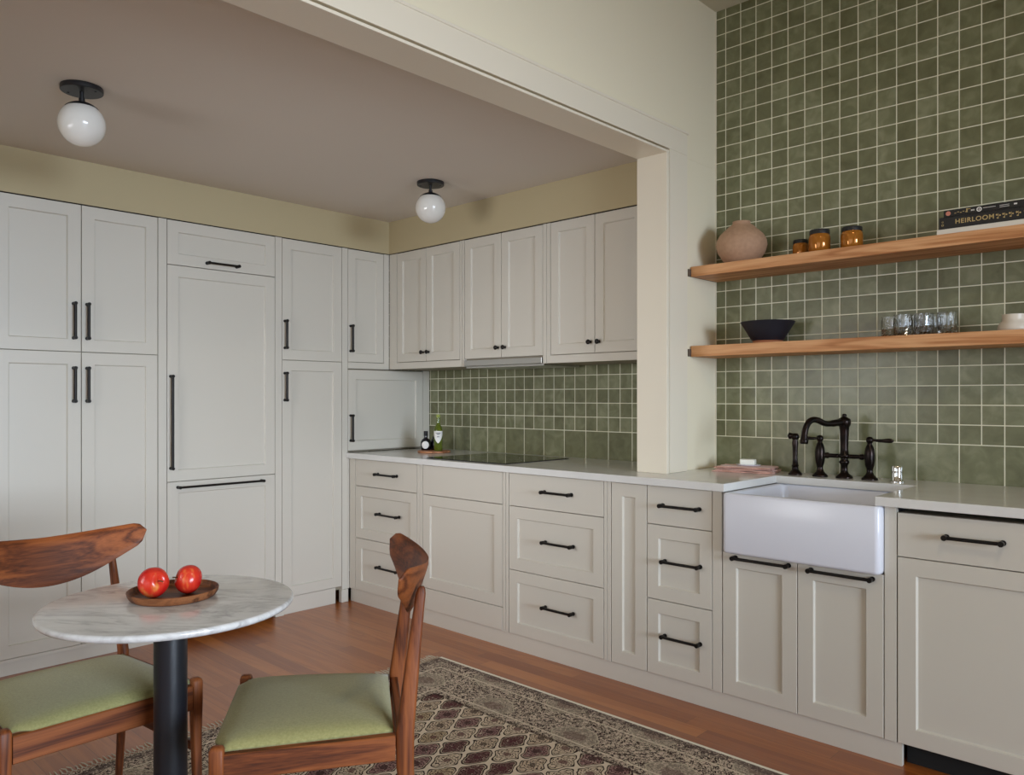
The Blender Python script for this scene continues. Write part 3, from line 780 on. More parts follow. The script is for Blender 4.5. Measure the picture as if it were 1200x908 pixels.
for s in (-1, 1):
    bm = bmesh.new()
    lathe(bm, [(.031, 0), (.032, .004), (.027, .010), (.017, .020), (.012, .032), (.013, .045), (.018, .060), (.0205, .085), (.0205, .105), (.018, .125), (.013, .140), (.0095, .146), (.0095, .152), (.013, .155), (.0145, .165), (.012, .173), (.006, .177), (0, .178)], 26, c=(s * .103, 0, 0))
    finish(bm, 'valve_post', M['faucet'], t, smooth=True, auto=60)
    bm = bmesh.new()
    q_ = .86 if s < 0 else 1.0
    tube(bm, [(s * .103, 0, .163), (s * (.103 + .022 * q_), 0, .163), (s * (.103 + .047 * q_), -.001, .162), (s * (.103 + .075 * q_), -.002, .163), (s * (.103 + .087 * q_), -.002, .163), (s * (.103 + .094 * q_), -.002, .163)], [.006, .0058, .0068, .0098, .0078, .003], 14)
    finish(bm, 'lever_handle', M['faucet'], t, smooth=True, auto=60)
t = thing('side_sprayer', 'slender bronze side sprayer standing left of the bridge faucet', 'sprayer', (2.596, FY, .9142))
bm = bmesh.new()
lathe(bm, [(.029, 0), (.030, .004), (.025, .010), (.015, .022), (.0125, .035), (.016, .040), (.012, .046), (.0105, .08), (.0115, .12), (.0135, .140), (.0115, .150), (.0115, .155)], 24)
finish(bm, 'stem', M['faucet'], t, smooth=True, auto=60)
bm = bmesh.new()
lathe(bm, [(.0115, .155), (.015, .157), (.017, .165), (.017, .172), (.012, .180), (0, .182)], 24)
tube(bm, [(.006, 0, .168), (-.012, -.002, .170), (-.024, -.003, .170), (-.028, -.003, .170)], [.012, .012, .015, .011], 16)
finish(bm, 'spray_head', M['faucet'], t, smooth=True, auto=60)
t = thing('air_gap_cap', 'small polished chrome air gap cylinder right of the bridge faucet', 'air gap', (3.020, -.125, .9142))
bm = bmesh.new()
lathe(bm, [(.028, 0), (.028, .003), (.0225, .0045), (.0215, .006), (.0215, .040)], 32)
finish(bm, 'cylinder', M['chrome'], t, smooth=True, auto=40)
bm = bmesh.new()
lathe(bm, [(.0205, .0402), (.0222, .042), (.0222, .060), (.0205, .064), (.012, .0655), (0, .0655)], 32)
finish(bm, 'cap', M['chrome'], t, smooth=True, auto=40)

# ------------------------------------------------------------------ floating shelves
SX0, SX1 = 2.1505, 3.82
def shelf(label, z0, z1):
    t = thing('floating_shelf', label, 'shelf', (2.99, -.122, z0))
    bm = bmesh.new(); box(bm, SX0 - 2.99, SX1 - 2.99, -.123, .1215, 0, z1 - z0)
    finish(bm, 'board', M['oak'], t, bevel=.0015)
    c = boxes('end_cleat', M['cleat'], [(XS + .0005 - 2.99, XS + .0065 - 2.99, -.140, .1215, .001, .035)], t)
    c['label'] = 'dark taupe mounting plate against the wall'
    return t
shelf('upper floating oak shelf carrying the clay vase, amber jars and books', 1.8165, 1.863)
shelf('lower floating oak shelf carrying the black bowl and cut glasses', 1.4435, 1.4935)
ZU, ZL = 1.8632, 1.4937

bm = bmesh.new()
lathe(bm, [(0, 0), (.052, 0), (.062, .004), (.083, .022), (.106, .058), (.1145, .090), (.111, .114), (.098, .138), (.078, .158), (.056, .174), (.043, .186), (.039, .196), (.041, .200),
           (.037, .200), (.034, .194), (.060, .175), (.09, .14), (.10, .09), (.07, .03), (0, .012)], 56)
v = finish(bm, 'vase', M['vase'], smooth=True, loc=(2.342, -.121, ZU))
tag(v, 'squat round unglazed clay vase at the left end of the upper shelf', 'vase')

def jar(x, y, r, h, label, rz=0):
    t = thing('candle_jar', label, 'jar', (x, y, ZU), rz, 'amber lidded jars on the upper shelf')
    bm = bmesh.new()
    lathe(bm, [(0, 0), (r * .92, 0), (r, .004), (r, h * .68), (r * .96, h * .76), (r * .88, h * .80), (r * .88, h * .82)], 36)
    finish(bm, 'glass_body', M['amber'], t, smooth=True, auto=50)
    bm = bmesh.new()
    lathe(bm, [(r * .90, h * .8205), (r * .93, h * .825), (r * .93, h * .97), (r * .90, h), (0, h)], 36)
    finish(bm, 'lid', M['black'], t, smooth=True, auto=40)
jar(2.706, -.125, .0445, .108, 'middle amber glass jar with a dark lid, overlapping the smallest jar')
jar(2.842, -.125, .0435, .100, 'amber glass jar with a dark lid, nearest the books')
jar(2.590, -.050, .034, .092, 'smallest amber jar, half hidden at the left of the jar row')

# books
def book(x0, x1, y0, y1, z0, z1, label, cover, name='book'):
    cx, cy = (x0 + x1) / 2, (y0 + y1) / 2
    t = thing(name, label, 'book', (cx, cy, z0), 0, 'books stacked on the upper shelf')
    hx, hy, h = (x1 - x0) / 2, (y1 - y0) / 2, z1 - z0
    c = .0022
    boxes('cover', cover, [(-hx, hx, -hy, hy, 0, c), (-hx, hx, -hy, hy, h - c, h), (-hx, hx, -hy, -hy + c, c, h - c)], t, bevel=.0006)
    boxes('pages', M['paper'], [(-hx + .004, hx - .004, -hy + c, hy - .004, c, h - c)], t)
    return t, hx, hy, h
BX0 = 3.197
b1, hx1, hy1, h1 = book(BX0, 3.520, -.240, -.020, ZU, ZU + .0185, 'thin white book at the bottom of the shelf stack', M['cream_book'])
b2, hx2, hy2, h2 = book(BX0 + .007, 3.508, -.236, -.030, ZU + .0187, ZU + .0635, 'thick black book with gold HEIRLOOM lettering, middle of the stack', M['black_book'])
b3, hx3, hy3, h3 = book(BX0 + .022, 3.500, -.236, -.040, ZU + .0637, ZU + .0880, 'thinner black book with pale ornaments on top of the stack', M['black_book'])
def text_mesh(txt, size, mat, parent, loc, name='spine_lettering', rot=(pi / 2, 0, 0)):
    cu = bpy.data.curves.new('txt', 'FONT'); cu.body = txt; cu.size = size; cu.extrude = .0001; cu.space_character = 1.12
    cu.align_y = 'CENTER'; cu.offset = .0004
    tmp = bpy.data.objects.new('txt', cu)
    COL.objects.link(tmp)
    dg = bpy.context.evaluated_depsgraph_get()
    me = bpy.data.meshes.new_from_object(tmp.evaluated_get(dg))
    bpy.data.objects.remove(tmp)
    me.materials.clear(); me.materials.append(mat); me.name = name
    o = bpy.data.objects.new(name, me); COL.objects.link(o); o.location = loc; o.rotation_euler = rot; o.parent = parent
    return o
text_mesh('HEIRLOOM', .0235, M['gold'], b2, (-hx2 + .054, -hy2 - .0004, h2 * .52))
def marks(name, mat, parent, hy, specs):
    bm = bmesh.new()
    for (x, z, w, h, kind) in specs:
        if kind == 'o':
            tube(bm, [(x, -hy, z), (x, -hy - .0005, z)], w, 14)
        elif kind == 'r':
            for k in range(16):
                a0, a1 = 2 * pi * k / 16, 2 * pi * (k + 1) / 16
                bm.faces.new([bm.verts.new((x + r * cos(a), -hy - .0005, z + r * sin(a))) for r, a in ((w, a0), (w, a1), (h, a1), (h, a0))][::-1])
        else:
            box(bm, x - w / 2, x + w / 2, -hy - .0005, -hy, z - h / 2, z + h / 2)
    return finish(bm, name, mat, parent)
# ornaments: leaf sprigs right of the lettering
sp = []
for i, x0 in enumerate((.042, .062, .082, .104, .128)):
    sp += [(x0, h2 * .5, .0012, .018, 'b'), (x0 - .005, h2 * .62, .0032, 0, 'o'), (x0 + .005, h2 * .55, .0028, 0, 'o'), (x0 - .003, h2 * .36, .0024, 0, 'o')]
marks('spine_ornament', M['gold'], b2, hy2, sp)
marks('spine_ornament', M['gold'], b2, hy2, [(-hx2 + .012, h2 * .35, .004, .0026, 'r'), (-hx2 + .012, h2 * .6, .003, .002, 'r')])
marks('spine_ornament', M['pink'], b3, hy3, [(-hx3 + .016, h3 * .5, .0085, 0, 'o')])
marks('spine_ornament', M['gold'], b3, hy3, [(-hx3 + .040 + .009 * i, h3 * (.42 + .12 * (i % 2)), .006, .0022, 'b') for i in range(5)] + [(-hx3 + .078, h3 * .6, .0045, .014, 'b'), (-hx3 + .084, h3 * .78, .012, .002, 'b')])
marks('spine_ornament', M['label'], b3, hy3, [(-hx3 + .118, h3 * .5, .0088, .0052, 'r'), (-hx3 + .118, h3 * .5, .0025, 0, 'o'), (-hx3 + .150, h3 * .6, .040, .0014, 'b'), (-hx3 + .198, h3 * .62, .030, .0014, 'b'), (-hx3 + .198, h3 * .38, .030, .0014, 'b'), (-hx3 + .232, h3 * .55, .010, .005, 'b')] + [(-hx3 + .093 + .004 * i, h3 * .52, .0025, .005, 'b') for i in range(3)])

# black bowl
t = thing('bowl', 'matte black footed bowl at the left of the lower shelf', 'bowl', (2.470, -.123, ZL))
bm = bmesh.new()
lathe(bm, [(.066, .0145), (.072, .020), (.092, .055), (.116, .094), (.119, .098), (.1175, .100), (.113, .097), (.088, .058), (.062, .030), (0, .024)], 56, cap=False)
finish(bm, 'bowl_body', M['bowl'], t, smooth=True, auto=60)
bm = bmesh.new()
lathe(bm, [(0, 0), (.062, 0), (.064, .002), (.064, .012), (.067, .0145), (0, .0145)], 48)
f = finish(bm, 'foot', M['terracotta'], t, smooth=True, auto=40); f['label'] = 'bare clay foot ring'

# cut glass tumblers
def glass_mesh():
    bm = bmesh.new(); seg = 28; H = .087; R = .0345
    prof = [(0, .0), (R * .84, 0), (R * .93, .003)]
    rings = []
    N = 8
    def ring(r, z, ph, amp):
        return [bm.verts.new((r * (1 + amp * (1 if (i + ph) % 2 else -1)) * cos(2 * pi * i / seg), r * (1 + amp * (1 if (i + ph) % 2 else -1)) * sin(2 * pi * i / seg), z)) for i in range(seg)]
    R_ = [ring(R * .84, 0, 0, 0)]
    for k in range(7):
        R_.append(ring(R * (.93 + .01 * k), .003 + .0055 * k, k // 1, .028))
    R_ += [ring(R, .045, 0, .022), ring(R, .066, 0, .020), ring(R, .083, 0, 0), ring(R * .985, H, 0, 0), ring(R * .92, H, 0, 0), ring(R * .90, .04, 0, 0), ring(R * .80, .014, 0, 0)]
    for a, b in zip(R_, R_[1:]):
        for i in range(seg):
            j = (i + 1) % seg
            bm.faces.new((a[i], a[j], b[j], b[i]))
    bm.faces.new(R_[0][::-1]); bm.faces.new(R_[-1])
    return bm
gl0 = None
spots = [(2.985, -.095), (3.050, -.150), (3.075, -.070), (3.125, -.145), (3.155, -.070), (3.205, -.135)]
glab = ['leftmost cut crystal tumbler on the lower shelf', 'cut crystal tumbler in the front row, second from the left end', 'cut crystal tumbler in the back row, left of its rear neighbour',
        'cut crystal tumbler in the front row, middle of the cluster', 'cut crystal tumbler in the back row, right of its rear neighbour', 'rightmost cut crystal tumbler, nearest the white pot']
for (x, y), lb in zip(spots, glab):
    if gl0 is None:
        gl0 = finish(glass_mesh(), 'tumbler', M['glass']); o = gl0
    else:
        o = gl0.copy(); COL.objects.link(o)
    o.location = (x, y, ZL); o.rotation_euler = (0, 0, random.random() * 3)
    tag(o, lb, 'glass', 'cut glass tumblers on the lower shelf')
# white pot at the right
bm = bmesh.new()
lathe(bm, [(0, 0), (.048, 0), (.052, .004), (.053, .014), (.050, .026), (.045, .034), (.039, .040), (.038, .046), (.0385, .052), (.038, .064), (.0345, .064), (.033, .04), (.04, .02), (0, .008)], 40)
o = finish(bm, 'ceramic_pot', M['ceramic_white'], smooth=True, auto=50, loc=(3.425, -.125, ZL))
tag(o, 'small off-white ribbed ceramic pot at the right end of the lower shelf', 'pot')

# ------------------------------------------------------------------ towel and soap
t = None
def towel():
    bm = bmesh.new()
    W, D, layers = .262, .155, 4
    offs = ((0, 0), (.007, -.004), (-.006, .003), (.008, .001))
    nx, ny = 26, 12
    def surf(z0, sx, sy, ph, amp, k_=0):
        g = []
        for j in range(ny + 1):
            row = []
            for i in range(nx + 1):
                u_, v_ = i / nx - .5, j / ny - .5
                z = z0 + amp * (sin(u_ * 9 + ph) * cos(v_ * 6 + ph * 2) * .5 + .5)
                e = max(abs(u_) * 2, abs(v_) * 2)
                row.append(bm.verts.new((offs[k_][0] + u_ * W * sx + .006 * sin(v_ * 14 + ph), offs[k_][1] + v_ * D * sy + .006 * sin(u_ * 15 + ph), z)))
            g.append(row)
        return g
    z = .0006
    for k in range(layers):
        sx, sy = 1 - .03 * (k % 2) - .015 * k, 1 - .04 * ((k + 1) % 2) - .01 * k
        th = .0042
        lo = surf(z, sx, sy, k * 1.3, .0 if k == 0 else .0028, k); hi = surf(z + th, sx, sy, k * 1.3 + .2, .0030, k)
        for g, fl in ((hi, 0), (lo, 1)):
            for j in range(ny):
                for i in range(nx):
                    q = [g[j][i], g[j][i + 1], g[j + 1][i + 1], g[j + 1][i]]
                    bm.faces.new(q[::-1] if fl else q)
        # rounded folded side walls
        def wall(A, B, out):
            mid = [bm.verts.new(((a.co + b.co) / 2) + Vector(out) * .0035) for a, b in zip(A, B)]
            for P_, Q_ in ((A, mid), (mid, B)):
                for i in range(len(P_) - 1):
                    bm.faces.new((P_[i], P_[i + 1], Q_[i + 1], Q_[i]))
        wall(lo[0], hi[0], (0, -1, 0)); wall(lo[-1], hi[-1], (0, 1, 0))
        wall([r[0] for r in lo], [r[0] for r in hi], (-1, 0, 0)); wall([r[-1] for r in lo], [r[-1] for r in hi], (1, 0, 0))
        z += th + .0023
    bmesh.ops.recalc_face_normals(bm, faces=bm.faces)
    return bm
tw = finish(towel(), 'folded_towel', M['towel'], smooth=True, loc=(2.372, -.135, .9142)); tw.rotation_euler = (0, 0, radians(12))
tag(tw, 'folded pink linen towel on the worktop left of the faucet', 'towel')
bm = bmesh.new()
lathe(bm, [(0, 0), (.040, 0), (.052, .003), (.056, .0065), (.054, .0075), (.044, .005), (0, .0042)], 40)
for vv in bm.verts: vv.co.y *= .62
o = finish(bm, 'soap_dish', M['porcelain'], smooth=True, auto=50, loc=(2.378, -.125, .9142 + .0262)); o.rotation_euler = (0, 0, radians(12))
tag(o, 'shallow white oval soap dish lying on the pink towel', 'dish')
bm = bmesh.new(); box(bm, -.034, .034, -.021, .021, 0, .026)
bmesh.ops.bevel(bm, geom=bm.edges[:] , offset=.007, segments=4, affect='EDGES', profile=.6)
o = finish(bm, 'soap_bar', M['soap'], smooth=True, loc=(2.376, -.125, .9142 + .0312)); o.rotation_euler = (0, 0, radians(14))
tag(o, 'white rounded bar of soap in the dish on the towel', 'soap')

# ------------------------------------------------------------------ corner bottles
CX, CY = .372, -.285
bm = bmesh.new()
lathe(bm, [(0, 0), (.098, 0), (.101, .002), (.101, .011), (.098, .013), (0, .013)], 48)
o = finish(bm, 'serving_board', M['board'], smooth=True, auto=40, loc=(CX, CY, .9142))
tag(o, 'round wooden serving board under the bottles in the worktop corner', 'board')
ZP = .9142 + .0132
t = thing('liqueur_bottle', 'short black round-shouldered bottle with a pale oval label', 'bottle', (.312, -.300, ZP), radians(-12))
bm = bmesh.new()
lathe(bm, [(0, 0), (.026, 0), (.030, .004), (.033, .030), (.032, .050), (.024, .066), (.012, .074), (.0105, .080), (.0105, .088)], 32)
finish(bm, 'glass_body', M['dark_glass'], t, smooth=True, auto=60)
bm = bmesh.new(); lathe(bm, [(.0125, .0882), (.013, .089), (.013, .116), (.011, .118), (0, .118)], 24)
finish(bm, 'cap', M['black'], t, smooth=True, auto=40)
def curved_label(parent, r, z0, z1, a, mat=None, oval=False, cone=None, off=.0006, a0=0.0):
    bm = bmesh.new(); n = 18
    cols = []
    for i in range(n + 1):
        s = i / n * 2 - 1; ang = -pi / 2 + a0 + s * a
        k = sqrt(max(0, 1 - s * s)) if oval else 1
        zm, hh = (z0 + z1) / 2, (z1 - z0) / 2 * k
        hh = max(hh, .0004)
        lo_, hi_ = zm - hh, zm + hh
        if cone: lo_ = z0 + cone * abs(s) ** 1.5 * (z1 - z0) * .9
        cols.append([bm.verts.new(((r(zz) + off) * cos(ang), (r(zz) + off) * sin(ang), zz)) for zz in [lo_ + (hi_ - lo_) * q / 6 for q in range(7)]])
    for c0, c1 in zip(cols, cols[1:]):
        for q in range(6):
            bm.faces.new((c0[q], c1[q], c1[q + 1], c0[q + 1]))
    return finish(bm, 'label_sticker', mat or M['label'], parent, smooth=True)
def rb(z):
    P_ = [(0, .030), (.004, .030), (.030, .033), (.050, .032), (.066, .024)]
    for (za, ra), (zb_, rb_) in zip(P_, P_[1:]):
        if z <= zb_: return ra + (rb_ - ra) * (z - za) / (zb_ - za)
    return .024
curved_label(t, rb, .010, .056, .75, oval=True, a0=.95)
t = thing('oil_bottle', 'tall green glass oil bottle with a white shield-shaped label', 'bottle', (.428, -.300, ZP), radians(48))
bm = bmesh.new()
lathe(bm, [(0, 0), (.023, 0), (.0265, .004), (.0265, .128), (.022, .146), (.013, .162), (.0115, .172), (.0115, .205)], 32)
finish(bm, 'glass_body', M['green_glass'], t, smooth=True, auto=60)
bm = bmesh.new(); lathe(bm, [(.012, .2052), (.0125, .206), (.0125, .222), (.010, .224), (0, .224)], 24)
finish(bm, 'cap', new_mat('olive_cap', srgb(150, 160, 80), .35)[0], t, smooth=True, auto=40)
curved_label(t, lambda z: .0266, .048, .122, 1.25, cone=.75)
for zz, wd in ((.108, .55), (.100, .35), (.085, .30)):
    curved_label(t, lambda z: .0266, zz, zz + .004, wd, mat=M['ink'], off=.0011).name = 'label_print'
bm = bmesh.new()
lathe(bm, [(0, 0), (.030, 0), (.034, .004), (.037, .030), (.034, .052), (.024, .064), (.018, .072), (.019, .082), (.0165, .082), (.015, .072), (.020, .064), (0, .06)], 36)
o = finish(bm, 'dark_pot', new_mat('aubergine_glaze', (.014, .010, .022, 1), .15)[0], smooth=True, auto=60, loc=(.318, -.230, ZP)); o.scale = (.88, .88, 1.0)
tag(o, 'small dark purple glazed pot between the two corner bottles', 'pot')

# ------------------------------------------------------------------ ceiling lamps
def globe(x, y, label, rz):
    t = thing('ceiling_light', label, 'ceiling lamp', (x, y, ZC), rz)
    bm = bmesh.new(); lathe(bm, [(0, -.0002), (.070, -.0002), (.071, -.002), (.071, -.016), (.069, -.018), (0, -.018)][::-1], 44)
    for s in (-1, 1): tube(bm, [(s * .052, 0, -.018), (s * .052, 0, -.0205)], .004, 10)
    finish(bm, 'canopy', M['black'], t, smooth=True, auto=40)
    bm = bmesh.new(); tube(bm, [(0, 0, -.018), (0, 0, -.060)], .007, 16); tube(bm, [(0, 0, -.042), (0, 0, -.060)], .0105, 16)
    finish(bm, 'stem', M['black'], t, smooth=True, auto=40)
    R = .079
    zc = -.058 - R + .002
    bm = bmesh.new()
    lathe(bm, [(R * sin(a) + .0012, zc + R * cos(a) + .0012) for a in [radians(k) for k in (0.5, 8, 16, 24, 32, 40, 43)]] + [(R * sin(radians(43)) - .002, zc + R * cos(radians(43)) - .001)], 44, cap=False)
    finish(bm, 'shade_holder', M['black'], t, smooth=True, auto=50)
    bm = bmesh.new(); lathe(bm, [(R * sin(radians(a)), zc + R * cos(radians(a))) for a in range(180, 35, -6)] + [(R * .55, zc + R * .81)], 48)
    finish(bm, 'globe_shade', M['opal'], t, smooth=True)
globe(.966, -2.487, 'opal globe ceiling lamp nearest the camera, at upper left', radians(40))
globe(.919, -.782, 'smaller-looking opal globe ceiling lamp near the far corner', radians(40))

# ------------------------------------------------------------------ rug
t = thing('rug', 'patterned brown and cream fringed rug on the oak floor', 'rug', (0, 0, .0005))
bm = bmesh.new(); box(bm, RX0, RX1, RY0, RY1, 0, .007)
finish(bm, 'pile', M['rug'], t, bevel=.002)
bm = bmesh.new()
for xs, sg in ((RX0, -1), (RX1, 1)):
    k = 0; y = RY0 + .006
    while y < RY1 - .006:
        yj = y + random.uniform(-.001, .001); nx_ = y + .0155
        # crossing strands tied into a net, then loose ends
        for a, b in ((yj, nx_), (nx_, yj)):
            tube(bm, [(xs, a, .0045), (xs + sg * .028, b, .004)], .0011, 4, cap=False)
        L_ = random.uniform(.030, .042)
        tube(bm, [(xs + sg * .027, yj, .004), (xs + sg * (.030 + L_ * .5), yj + random.uniform(-.003, .003), .004), (xs + sg * (.030 + L_), yj + random.uniform(-.007, .007), .0025)], [.0022, .0022, .0010], 5)
        y += .0155
fr = finish(bm, 'fringe', M['fringe'], t); fr['kind'] = 'stuff'

# ------------------------------------------------------------------ bistro table
TX, TY, TR = 2.050, -2.627, .305
t = thing('bistro_table', 'round marble-topped bistro table on one black pedestal', 'table', (TX, TY, .0), radians(40))
bm = bmesh.new()
lathe(bm, [(0, .711), (TR - .012, .711), (TR - .006, .7125), (TR - .001, .718), (TR, .7225), (TR - .0015, .727), (TR - .005, .7295), (TR - .008, .730), (0, .730)], 96)
finish(bm, 'tabletop', M['marble'], t, smooth=True, auto=40)
bm = bmesh.new(); lathe(bm, [(0, .700), (.215, .700), (.220, .703), (.220, .7105), (0, .7105)], 60)
finish(bm, 'support_plate', M['black'], t, smooth=True, auto=40)
bm = bmesh.new(); lathe(bm, [(.0405, .030), (.0405, .6995)], 40)
finish(bm, 'pedestal', M['pole'], t, smooth=True, auto=40)
bm = bmesh.new(); lathe(bm, [(0, .0), (.166, .0), (.169, .002), (.169, .010), (.162, .014), (.06, .022), (.046, .0299), (0, .0299)], 60)
finish(bm, 'base_disc', M['pole'], t, smooth=True, auto=40, loc=(0, 0, .0078))

# dish and apples
DX, DY = 2.016, -2.605
bm = bmesh.new()
lathe(bm, [(0, 0), (.098, 0), (.104, .003), (.110, .012), (.1125, .021), (.111, .0225), (.1075, .021), (.104, .010), (.098, .0065), (0, .006)], 64)
o = finish(bm, 'wooden_plate', M['walnut'], smooth=True, auto=50, loc=(DX, DY, .7302)); o.rotation_euler = (0, 0, .7)
tag(o, 'shallow round walnut plate holding the apples on the marble table', 'plate')
def apple(x, y, s, tilt, rz, label):
    t = thing('apple', label, 'apple', (x, y, .7302 + .0063), rz, 'red apples on the plate')
    R = .040 * s
    pr = []
    for k in range(0, 25):
        a = pi * k / 24
        r = R * sin(a) * (1 + .06 * cos(a)) ; z = -R * .90 * cos(a)
        if a > pi * .80: z -= R * .42 * ((a - pi * .80) / (pi * .2)) ** 2
        if a < pi * .14: z += R * .16 * ((pi * .14 - a) / (pi * .14)) ** 2
        pr.append((max(r, 0), z))
    pr[0] = (0, pr[0][1]); pr[-1] = (0, pr[-1][1])
    rot = Matrix.Rotation(tilt, 3, 'Y')
    bm = bmesh.new(); lathe(bm, pr, 40, wob=lambda a, z: 1 + .018 * cos(5 * a) * (0.5 + z / R * .5))
    bmesh.ops.rotate(bm, verts=bm.verts, cent=(0, 0, 0), matrix=rot)
    zm = -min(v.co.z for v in bm.verts)
    bmesh.ops.translate(bm, verts=bm.verts, vec=(0, 0, zm))
    finish(bm, 'fruit', M['apple'], t, smooth=True)
    bm = bmesh.new(); tube(bm, [rot @ Vector(p) + Vector((0, 0, zm)) for p in ((0, 0, R * .45), (.001, 0, R * .75), (.004, .001, R * 1.02))], [.0012, .0012, .0018], 8)
    finish(bm, 'stem', M['stemwood'], t, smooth=True)
apple(2.0100, -2.6530, .97, radians(74), radians(8), 'left red apple, stem side turned towards the other apple')
apple(2.0330, -2.5735, .94, radians(72), radians(-108), 'right red apple with a yellow-streaked shoulder')

# ------------------------------------------------------------------ chairs
def chair(label, loc, rz):
    t = thing('dining_chair', label, 'chair', loc, rz, 'teak dining chairs at the bistro table')
    FW, RW, FX, RXc = .236, .207, .200, -.212
    # front legs
    for s in (-1, 1):
        bm = bmesh.new()
        secs = [(0, .020, .018, .004), (.30, .028, .025, .0), (.40, .033, .029, 0), (.447, .033, .029, 0), (.454, .027, .023, 0), (.457, .014, .012, 0)]
        rings = []
        for z, hx, hy, o in secs:
            hx /= 2; hy /= 2
            P_ = rrect(FX - hx + o, FX + hx + o, s * (FW + o) - hy, s * (FW + o) + hy, min(hx, hy) * .45, 3)
            rings.append([bm.verts.new((p[0], p[1], z)) for p in P_])
        for a, b in zip(rings, rings[1:]):
            for i in range(len(a)):
                j = (i + 1) % len(a); bm.faces.new((a[i], a[j], b[j], b[i]))
        bm.faces.new(rings[0][::-1]); bm.faces.new(rings[-1])
        finish(bm, 'leg', M['teakZ'], t, smooth=True, auto=50)
    # rear legs running up as back posts
    for s in (-1, 1):
        bm = bmesh.new()
        secs = [(0, -.262, .022, .018), (.20, -.238, .030, .021), (.36, -.224, .042, .024), (.45, -.224, .044, .025), (.55, -.236, .038, .024), (.66, -.249, .031, .021), (.735, -.2585, .026, .018), (.768, -.263, .024, .017), (.780, -.265, .018, .013), (.785, -.266, .010, .008)]
        rings = []
        for z, cx, wx, wy in secs:
            yy = s * (RW - max(0, z - .45) * .07)
            P_ = rrect(cx - wx / 2, cx + wx / 2, yy - wy / 2, yy + wy / 2, min(wx, wy) * .4, 4)
            rings.append([bm.verts.new((p[0], p[1], z)) for p in P_])
        for a, b in zip(rings, rings[1:]):
            for i in range(len(a)):
                j = (i + 1) % len(a); bm.faces.new((a[i], a[j], b[j], b[i]))
        bm.faces.new(rings[0][::-1]); bm.faces.new(rings[-1])
        finish(bm, 'leg', M['teakZ'], t, smooth=True, auto=50)
    # rails
    def plank(name, p0, p1, hgt, th, mat, z, arch=0.0):
        bm = bmesh.new(); n = 14
        p0, p1 = Vector(p0), Vector(p1); d = (p1 - p0).normalized(); nrm = Vector((-d.y, d.x))
        rings = []
        for i in range(n + 1):
            q = p0.lerp(p1, i / n); s_ = i / n * 2 - 1
            zb = z - hgt / 2 + arch * (1 - s_ * s_)
            P_ = [(-th / 2, zb + .003), (-th / 2 + .003, zb), (th / 2 - .003, zb), (th / 2, zb + .003), (th / 2, z + hgt / 2 - .003), (th / 2 - .003, z + hgt / 2), (-th / 2 + .003, z + hgt / 2), (-th / 2, z + hgt / 2 - .003)]
            rings.append([bm.verts.new((q.x + nrm.x * a, q.y + nrm.y * a, b)) for a, b in P_])
        for a, b in zip(rings, rings[1:]):
            for i in range(8):
                j = (i + 1) % 8; bm.faces.new((a[i], a[j], b[j], b[i]))
        bm.faces.new(rings[0][::-1]); bm.faces.new(rings[-1])
        bmesh.ops.recalc_face_normals(bm, faces=bm.faces)
        return finish(bm, name, mat, t, smooth=True, auto=35)
    e = .0155
    plank('front_rail', (FX + .002, -FW + e), (FX + .002, FW - e), .068, .022, M['teakY'], .404)
    plank('back_rail', (RXc - .004, -RW + .012), (RXc - .004, RW - .012), .056, .020, M['teakY'], .408)
    for s in (-1, 1):
        plank('side_rail', (FX - .0155, s * (FW - .001)), (RXc + .012, s * (RW - .001)), .060, .021, M['teakX'], .409)
        plank('side_stretcher', (FX - .012, s * (FW + .001)), (-.222, s * (RW + .001)), .026, .013, M['teakX'], .258)
    # upholstered seat pad
    bm = bmesh.new()
    nx, ny = 18, 18
    def P3(i, j):
        u_ = i / nx; v_ = j / ny * 2 - 1
        x = -.197 + u_ * .410
        hw = (.1945 + (.2305 - .1945) * u_)
        # round the front corners between the leg tops
        y = v_ * hw
        return x, y
    def crown(i, j):
        u_ = abs(i / nx * 2 - 1); v_ = abs(j / ny * 2 - 1)
        return (1 - u_ ** 3.2) ** .5 * (1 - v_ ** 3.2) ** .5 if u_ < 1 and v_ < 1 else 0
    top = [[None] * (ny + 1) for _ in range(nx + 1)]; bot = [[None] * (ny + 1) for _ in range(nx + 1)]
    for i in range(nx + 1):
        for j in range(ny + 1):
            x, y = P3(i, j)
            corner = (i > nx * .85 and (j < 2 or j > ny - 2))
            if i >= nx - 1 and (j <= 1 or j >= ny - 1):
                x -= .020 if i == nx else .012
            top[i][j] = bm.verts.new((x, y, .4465 + .026 * crown(i, j)))
            bot[i][j] = bm.verts.new((x, y, .4395))
    for i in range(nx):
        for j in range(ny):
            bm.faces.new((top[i][j], top[i + 1][j], top[i + 1][j + 1], top[i][j + 1]))
            bm.faces.new((bot[i][j + 1], bot[i + 1][j + 1], bot[i + 1][j], bot[i][j]))
    for i in range(nx):
        bm.faces.new((bot[i][0], bot[i + 1][0], top[i + 1][0], top[i][0])); bm.faces.new((top[i][ny], top[i + 1][ny], bot[i + 1][ny], bot[i][ny]))
    for j in range(ny):
        bm.faces.new((bot[0][j + 1], bot[0][j], top[0][j], top[0][j + 1])); bm.faces.new((bot[nx][j], bot[nx][j + 1], top[nx][j + 1], top[nx][j]))
    s_ = finish(bm, 'seat', M['seat'], t, smooth=True)
    s_['label'] = 'moss green fabric seat pad'
    # sculpted bow-tie backrest
    bm = bmesh.new(); N = 40; K = 10
    HW = .272
    F, B = [], []
